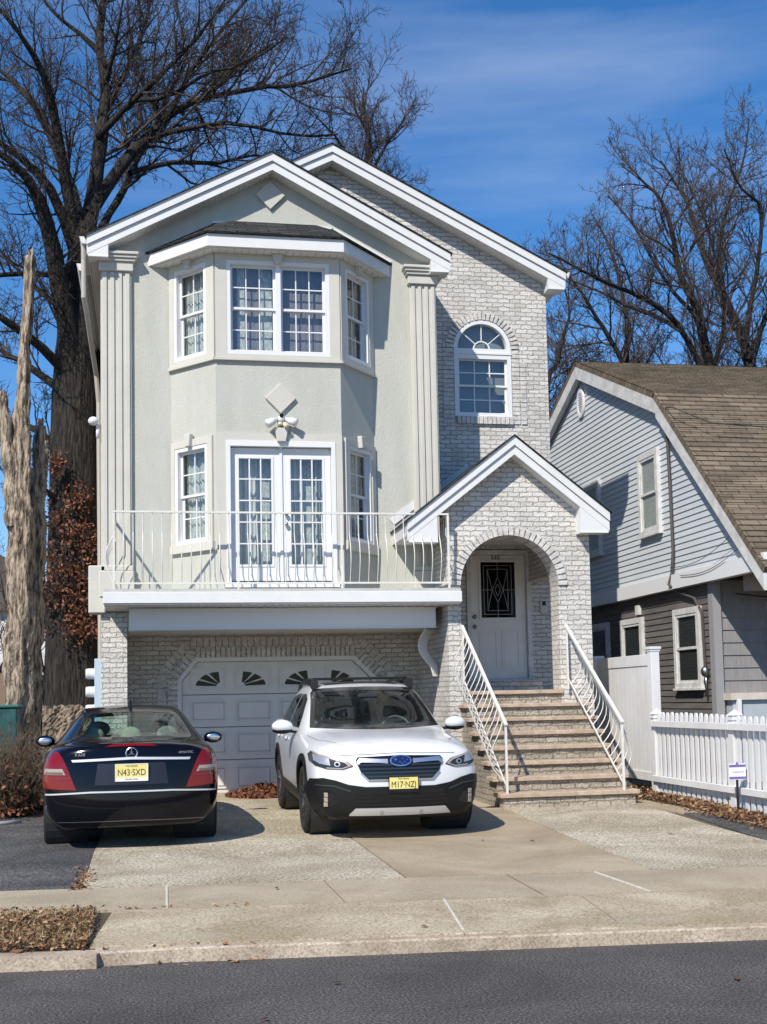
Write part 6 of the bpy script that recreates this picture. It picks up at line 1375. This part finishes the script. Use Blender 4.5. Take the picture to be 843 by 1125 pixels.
for sgn in (1, -1):
    c = [(sgn * .60, .42), (sgn * .745, .85), (sgn * .80, 1.40), (sgn * .806, 1.40), (sgn * .751, .85), (sgn * .606, .42)]
    wc.patch('bonnet_side_gap', 'T', c, bpy.data.materials['panel_gap'], off=.0015, thick=0, grid=.05)
yp = wc.hit('F', 0, .56)[0].y - .03
nj_plate(wc, 'F', .02, .555, yp, 'M17\u00b7NZJ')
GP_ = bpy.data.materials['panel_gap']
for sd in 'LR':
    for pts in ([(1.60, .46), (1.606, .46), (1.90, 1.08), (1.894, 1.08)], [(2.905, .46), (2.911, .46), (2.915, 1.10), (2.909, 1.10)], [(3.42, .86), (3.426, .86), (3.80, 1.12), (3.794, 1.12)]): wc.patch('door_gap', sd, pts, GP_, off=.0015, thick=0, grid=.06)
    for y in (2.60, 3.52): wc.patch('door_handle', sd, [(y, .935), (y + .20, .945), (y + .20, .975), (y, .965)], M_cwhite, off=.03, thick=.02, grid=.04)
# mirrors
for sgn in (1, -1):
    m = MB(); m.ball((sgn * 1.03, 1.92, 1.11), (.125, .085, .075), 20, 12); mo = m.build('wing_mirror', M_cwhite, wc.root, smooth=True)
    m = MB(); m.ball((sgn * 1.03, 1.93, 1.065), (.118, .082, .045), 16, 8); m.beam((sgn * .86, 1.96, 1.04), (sgn * 1.0, 1.94, 1.055), .05, .03); m.build('mirror_foot', M_clad, mo, smooth=False)
    m = MB(); m.lathe([(.0001, 0), (.085, 0), (.09, -.02)], (sgn * 1.04, 2.0, 1.11), 'y', 20); m.build('mirror_glass', M_chrome, mo)
# roof: rails with their towers, cross bars, sunroof
for sgn in (1, -1):
    m = MB(); zz = lambda y: wc.hit('T', sgn * .57, y)[0].z
    m.tube([(sgn * .585, 2.42, zz(2.42) + .0), (sgn * .585, 2.55, zz(2.55) + .055), (sgn * .585, 2.9, zz(2.9) + .065), (sgn * .58, 3.5, zz(3.5) + .06), (sgn * .575, 4.05, zz(4.0) + .05), (sgn * .57, 4.3, zz(4.2) - .02)], .024, 8)
    m.prism([(2.40, zz(2.5) - .02), (2.62, zz(2.5) + .02), (2.66, zz(2.5) + .10), (2.46, zz(2.5) + .092)], 'x', sgn * .585 - .045, sgn * .585 + .045); m.prism([(3.0, zz(3.1)), (3.2, zz(3.1)), (3.18, zz(3.1) + .08), (3.02, zz(3.1) + .08)], 'x', sgn * .585 - .03, sgn * .585 + .03)
    m.build('roof_rail', M_clad, wc.root)
m = MB()
for y in (2.56, 3.7): z = wc.hit('T', 0, y)[0].z + .045; m.beam((-.58, y, z + .012), (.58, y, z + .012), .07, .028)
m.build('cross_bar', M_clad, wc.root, bevel=.004)
wc.patch('sunroof', 'T', [(-.44, 2.52), (.44, 2.52), (.46, 3.1), (-.46, 3.1)], M_gloss, off=.004, thick=.008, grid=.08)
m = MB(); z = wc.hit('T', 0, 4.1)[0].z; m.prism([(4.0, z - .01), (4.2, z - .015), (4.18, z + .055)], 'x', -.02, .02); m.build('antenna', M_cwhite, wc.root, bevel=.006)
for sgn in (1, -1):
    m = MB(); m.beam((sgn * .05, 1.46, 1.115), (sgn * -.50, 1.47, 1.108), .018, .014); m.build('wiper', M_clad, wc.root)
wc.body(M_cwhite)
m = MB(); m.prism([(1.55, .95), (1.62, 1.045), (2.05, 1.03), (2.12, .95), (2.12, .7), (1.6, .7)], 'x', -.74, .74); m.build('dashboard', mat('dark_blue_dash', (.02, .028, .05), .5), wc.root, bevel=.02)
for x in (-.37, .37): seat(wc, x, 2.95, .50, M_seat, M_seat, back=.60)
m = MB(); m.box(-.62, .62, 3.78, 3.92, .5, 1.15); rs = m.build('rear_seat', M_seat, wc.root, bevel=.03)
m = MB(); [m.ball((q, 3.88, 1.24), (.12, .05, .08), 12, 8) for q in (-.38, .38)]; m.build('rear_headrest', M_seat, rs, smooth=True)
m = MB(); t_ = [(.37 + .18 * math.cos(a), 2.20 + .06 * math.sin(a), 1.02 + .17 * math.sin(a)) for a in np.linspace(0, 6.283, 25)]; m.tube(t_, .014, 8); m.beam((.20, 2.20, 1.02), (.54, 2.20, 1.02), .03, .02); m.build('steering_wheel', M_seat, wc.root, smooth=True)
m = MB(); m.box(-.12, .12, 1.98, 2.0, 1.42, 1.475); m.build('rear_view_mirror', M_dash, wc.root, bevel=.008)
m = MB(); m.box(-.80, .80, .35, 4.5, .26, .50); m.build('underbody', M_dash, wc.root)
for (x, y) in ((-.80, .985), (.80, .985), (-.80, 3.73), (.80, 3.73)): wc.wheel(x, y, R0, .225, M_rim, .70, steer=R(0), spokes=5)

# ---- the black saloon (its tail towards the street)
ms = [
 (.34, [(.62, .22), (.76, .32), (.82, .50), (.80, .64), (.76, .72), (.68, .77), (.55, .80)], .03, 0, None),
 (.62, [(.74, .20), (.84, .32), (.88, .50), (.87, .66), (.84, .76), (.76, .83), (.58, .87)], .035, 0, None),
 (.95, [(.76, .20), (.87, .33), (.90, .52), (.895, .70), (.865, .81), (.79, .88), (.62, .93)], .035, 0, None),
 (1.40, [(.77, .20), (.87, .33), (.90, .52), (.905, .74), (.88, .86), (.81, .92), (.68, .975)], .04, -.06, None),
 (1.70, [(.77, .20), (.87, .33), (.90, .52), (.905, .76), (.885, .88), (.83, .935), (.70, 1.03)], .04, -.15, None),
 (2.15, [(.77, .20), (.87, .33), (.90, .52), (.905, .77), (.89, .89), (.84, .945), (.61, 1.27)], .04, -.1, None),
 (2.50, [(.77, .20), (.87, .33), (.90, .52), (.905, .78), (.89, .90), (.84, .95), (.56, 1.40)], .04, 0, None),
 (2.95, [(.77, .20), (.87, .33), (.90, .52), (.905, .78), (.89, .91), (.84, .96), (.55, 1.415)], .04, 0, None),
 (3.40, [(.77, .20), (.87, .33), (.90, .52), (.905, .78), (.89, .92), (.835, .97), (.545, 1.375)], .045, .04, None),
 (3.85, [(.77, .20), (.87, .33), (.905, .52), (.905, .79), (.885, .95), (.82, 1.02), (.60, 1.20)], .04, .08, None),
 (4.14, [(.76, .20), (.865, .33), (.90, .52), (.90, .80), (.87, .96), (.79, 1.035), (.62, 1.08)], .035, .06, None),
 (4.42, [(.72, .21), (.84, .33), (.88, .52), (.875, .79), (.845, .95), (.76, 1.03), (.60, 1.065)], .035, .04, None),
 (4.60, [(.66, .22), (.80, .33), (.845, .50), (.825, .75), (.79, .91), (.71, 1.005), (.58, 1.045)], .04, .03, None)]
MX, MY = -.30, 12.60
mc = Car('parked_car', 'black four-door sedan parked with its tail toward the street, left of the white car', ms, [.12, .03, 0, .02, .08, .15, .28], [4.76, 4.81, 4.82, 4.79, 4.765, 4.74, 4.71], (MX, MY + 4.80 * math.cos(R(1.2)), g(MX, MY + 1) - .0), R(180 + 1.2), R(-.4), levels=4)
rwn = [(-.60, 1.105), (-.3, 1.092), (0, 1.088), (.3, 1.092), (.60, 1.105), (.56, 1.20), (.48, 1.335), (.42, 1.375), (.2, 1.392), (0, 1.396), (-.2, 1.392), (-.42, 1.375), (-.48, 1.335), (-.56, 1.20)]
M_mglass = glass_mat('green_car_glass', (.66, .80, .74), 1.5)
mc.glass('rear_window', 'B', rwn, M_mglass, .028)
mc.glass('windscreen', 'F', [(-.63, 1.04), (0, 1.03), (.63, 1.04), (.55, 1.32), (0, 1.35), (-.55, 1.32)], M_mglass, .03)
for sd in 'LR':
    mc.glass('door_window', sd, [(1.95, .99), (2.80, 1.0), (2.80, 1.32), (2.50, 1.33), (2.25, 1.24)], M_mglass, .02); mc.glass('door_window', sd, [(2.88, 1.0), (3.62, 1.02), (3.66, 1.08), (3.30, 1.29), (2.88, 1.33)], M_mglass, .02)
mc.arch(.90, .335, .365, .38, None); mc.arch(3.75, .335, .365, .38, None)
for (x, y) in ((-.775, .90), (.775, .90), (-.775, 3.75), (.775, 3.75)): mc.wheel(x, y, .33, .235, M_rimm, .68, spokes=5)
# tail lamps: red top and foot, clear waist
for sgn in (1, -1):
    P = lambda p: p if sgn == 1 else mirror_pts(p)
    t_ = mc.patch('tail_lamp', 'B', P([(.535, 0.620), (.865, 0.640), (.875, 0.755), (.85, 0.875), (.80, 0.960), (.745, 1.000), (.70, 0.980), (.64, 0.875)]), M_red, off=.009, thick=.014, grid=.025)
    mc.patch('clear_lens', 'B', P([(.64, 0.770), (.85, 0.775), (.84, 0.830), (.67, 0.830)]), M_clear, off=.013, thick=.006, grid=.03, parent=t_)
    mc.patch('smoked_lens', 'B', P([(.66, 0.775), (.835, 0.780), (.83, 0.799), (.668, 0.799)]), M_amber, off=.016, thick=.004, grid=.03, parent=t_)
    mc.patch('lens_rib', 'B', P([(.60, 0.730), (.86, 0.735), (.858, 0.747), (.607, 0.743)]), mat('dull_red', (.20, .02, .02), .2), off=.013, thick=.004, grid=.03, parent=t_)
    mc.patch('exhaust_tip', 'B', P([(.50, 0.225), (.66, 0.225), (.66, 0.260), (.50, 0.260)]), M_satin, off=-.01, thick=.03, grid=.05)
M_strip0 = mat('silver_trim_strip', (.62, .62, .63), .4, .3)
mc.patch('boot_trim', 'B', [(-.57, 0.893), (0, 0.910), (.57, 0.893), (.585, 0.915), (0, 0.935), (-.585, 0.915)], M_strip0, off=.012, thick=.016, grid=.04)
mc.patch('bumper_strip', 'B', [(-.84, 0.570), (-.40, 0.590), (.40, 0.590), (.84, 0.570), (.84, 0.585), (.40, 0.606), (-.40, 0.606), (-.84, 0.585)], M_strip0, off=.008, thick=.01, grid=.04)
mc.patch('bumper_lower_strip', 'B', [(-.72, 0.300), (0, 0.310), (.72, 0.300), (.72, 0.306), (0, 0.316), (-.72, 0.306)], mat('dull_chrome', (.22, .22, .24), .3, .8), off=.004, thick=.006, grid=.04)
bg_ = mc.patch('plate_recess', 'B', [(-.36, 0.665), (.36, 0.665), (.33, 0.875), (-.33, 0.875)], mat('recess_navy', (.012, .013, .022), .35), off=.0025, thick=0, grid=.05)
mc.patch('boot_gap', 'B', [(-.535, 0.618), (.535, 0.618), (.54, 0.623), (.645, 0.875), (.705, 0.985), (.70, 0.990), (.64, 0.880), (.53, 0.627), (-.53, 0.627), (-.64, 0.880), (-.70, 0.990), (-.705, 0.985), (-.645, 0.875), (-.54, 0.623)], mat('navy_gap', (.001, .001, .002), .8), off=.0018, thick=0, grid=.05)
mc.patch('brake_light', 'B', [(-.26, 1.037), (0, 1.043), (.26, 1.037), (.20, 1.055), (0, 1.063), (-.20, 1.055)], M_red, off=.006, thick=.01, grid=.04)
# star badge
yb = mc.hit('B', 0, .972)[0].y + .012; m = MB(); m.tube([(.055 * math.cos(a), yb, .972 + .055 * math.sin(a)) for a in np.linspace(0, 2 * math.pi, 33)], .0065, 6)
for k in range(3):
    a = R(90 + 120 * k); c, s_ = math.cos(a), math.sin(a); m.add([(c * .052, yb, .972 + s_ * .052), (-s_ * .010, yb + .006, .972 + c * .010), (s_ * .010, yb + .006, .972 - c * .010)], [(0, 1, 2), (2, 1, 0)])
m.build('star_badge', M_chrome, mc.root)
M_letter = mat('badge_silver', (.20, .20, .21), .7, 0)
RB = Matrix.Rotation(R(180), 4, 'Z') @ Matrix.Rotation(R(90), 4, 'X')
def badge(t, x, z, size, sx=1):
    h, nn = mc.hit('B', x, z); q = nn.to_track_quat('Z', 'Y').to_matrix().to_4x4(); text_mesh('lettering', t, size, Matrix.Translation(h + nn * .004) @ q, M_letter, mc.root, .003, sx)
badge('4MATIC', -.54, .965, .035, 1.3); badge('E320', .50, .965, .042, 1.25)
yp = mc.hit('B', 0, .78)[0].y + .016; nj_plate(mc, 'B', 0, .785, yp, 'N43\u00b7SXD', .315, .165)
for sgn in (1, -1):
    m = MB(); m.ball((sgn * 1.0, 1.95, 1.02), (.115, .07, .07), 18, 10); mo = m.build('wing_mirror', M_cnavy, mc.root, smooth=True); m = MB(); m.beam((sgn * .85, 1.93, .975), (sgn * .96, 1.94, .99), .05, .03); m.build('mirror_foot', M_cnavy, mo)
    m = MB(); m.ball((sgn * 1.0, 2.012, 1.02), (.082, .012, .045), 16, 8); m.build('mirror_glass', M_chrome, mo, smooth=True)
m = MB(); z = mc.hit('T', 0, 3.25)[0].z; m.prism([(3.18, z - .01), (3.34, z - .015), (3.33, z + .045), (3.29, z + .05)], 'x', -.016, .016); m.tube([(0, 3.31, z + .04), (0, 3.33, z + .075)], [.012, .008], 6); m.build('antenna', M_gloss, mc.root)
mc.body(M_cnavy)
m = MB(); m.box(-.58, .58, 3.28, 3.42, .45, .99); rs = m.build('rear_seat', mat('dark_green_grey', (.10, .115, .105), .85), mc.root, bevel=.03)
m = MB(); m.box(-.60, .60, 3.42, 4.02, .96, 1.01); m.build('parcel_shelf', mat('shelf_grey', (.16, .18, .17), .9), mc.root, bevel=.01)
for q, rr_ in ((-.40, .12), (0.0, .115), (.40, .115)):
    m = MB(); m.ball((q, 3.42, 1.115), (rr_, .055, .092), 18, 12); m.build('rear_headrest', M_seatg if q > -.3 else M_seat, rs, smooth=True)
for x in (-.36, .36): seat(mc, x, 2.55, .42, M_seat, M_seat, back=.60)
m = MB(); m.prism([(1.6, .9), (1.7, .985), (2.0, .98), (2.05, .7), (1.6, .7)], 'x', -.72, .72); m.build('dashboard', M_dash, mc.root, bevel=.02)
m = MB(); m.box(-.72, .72, .35, 4.45, .215, .42); m.build('underbody', M_dash, mc.root)
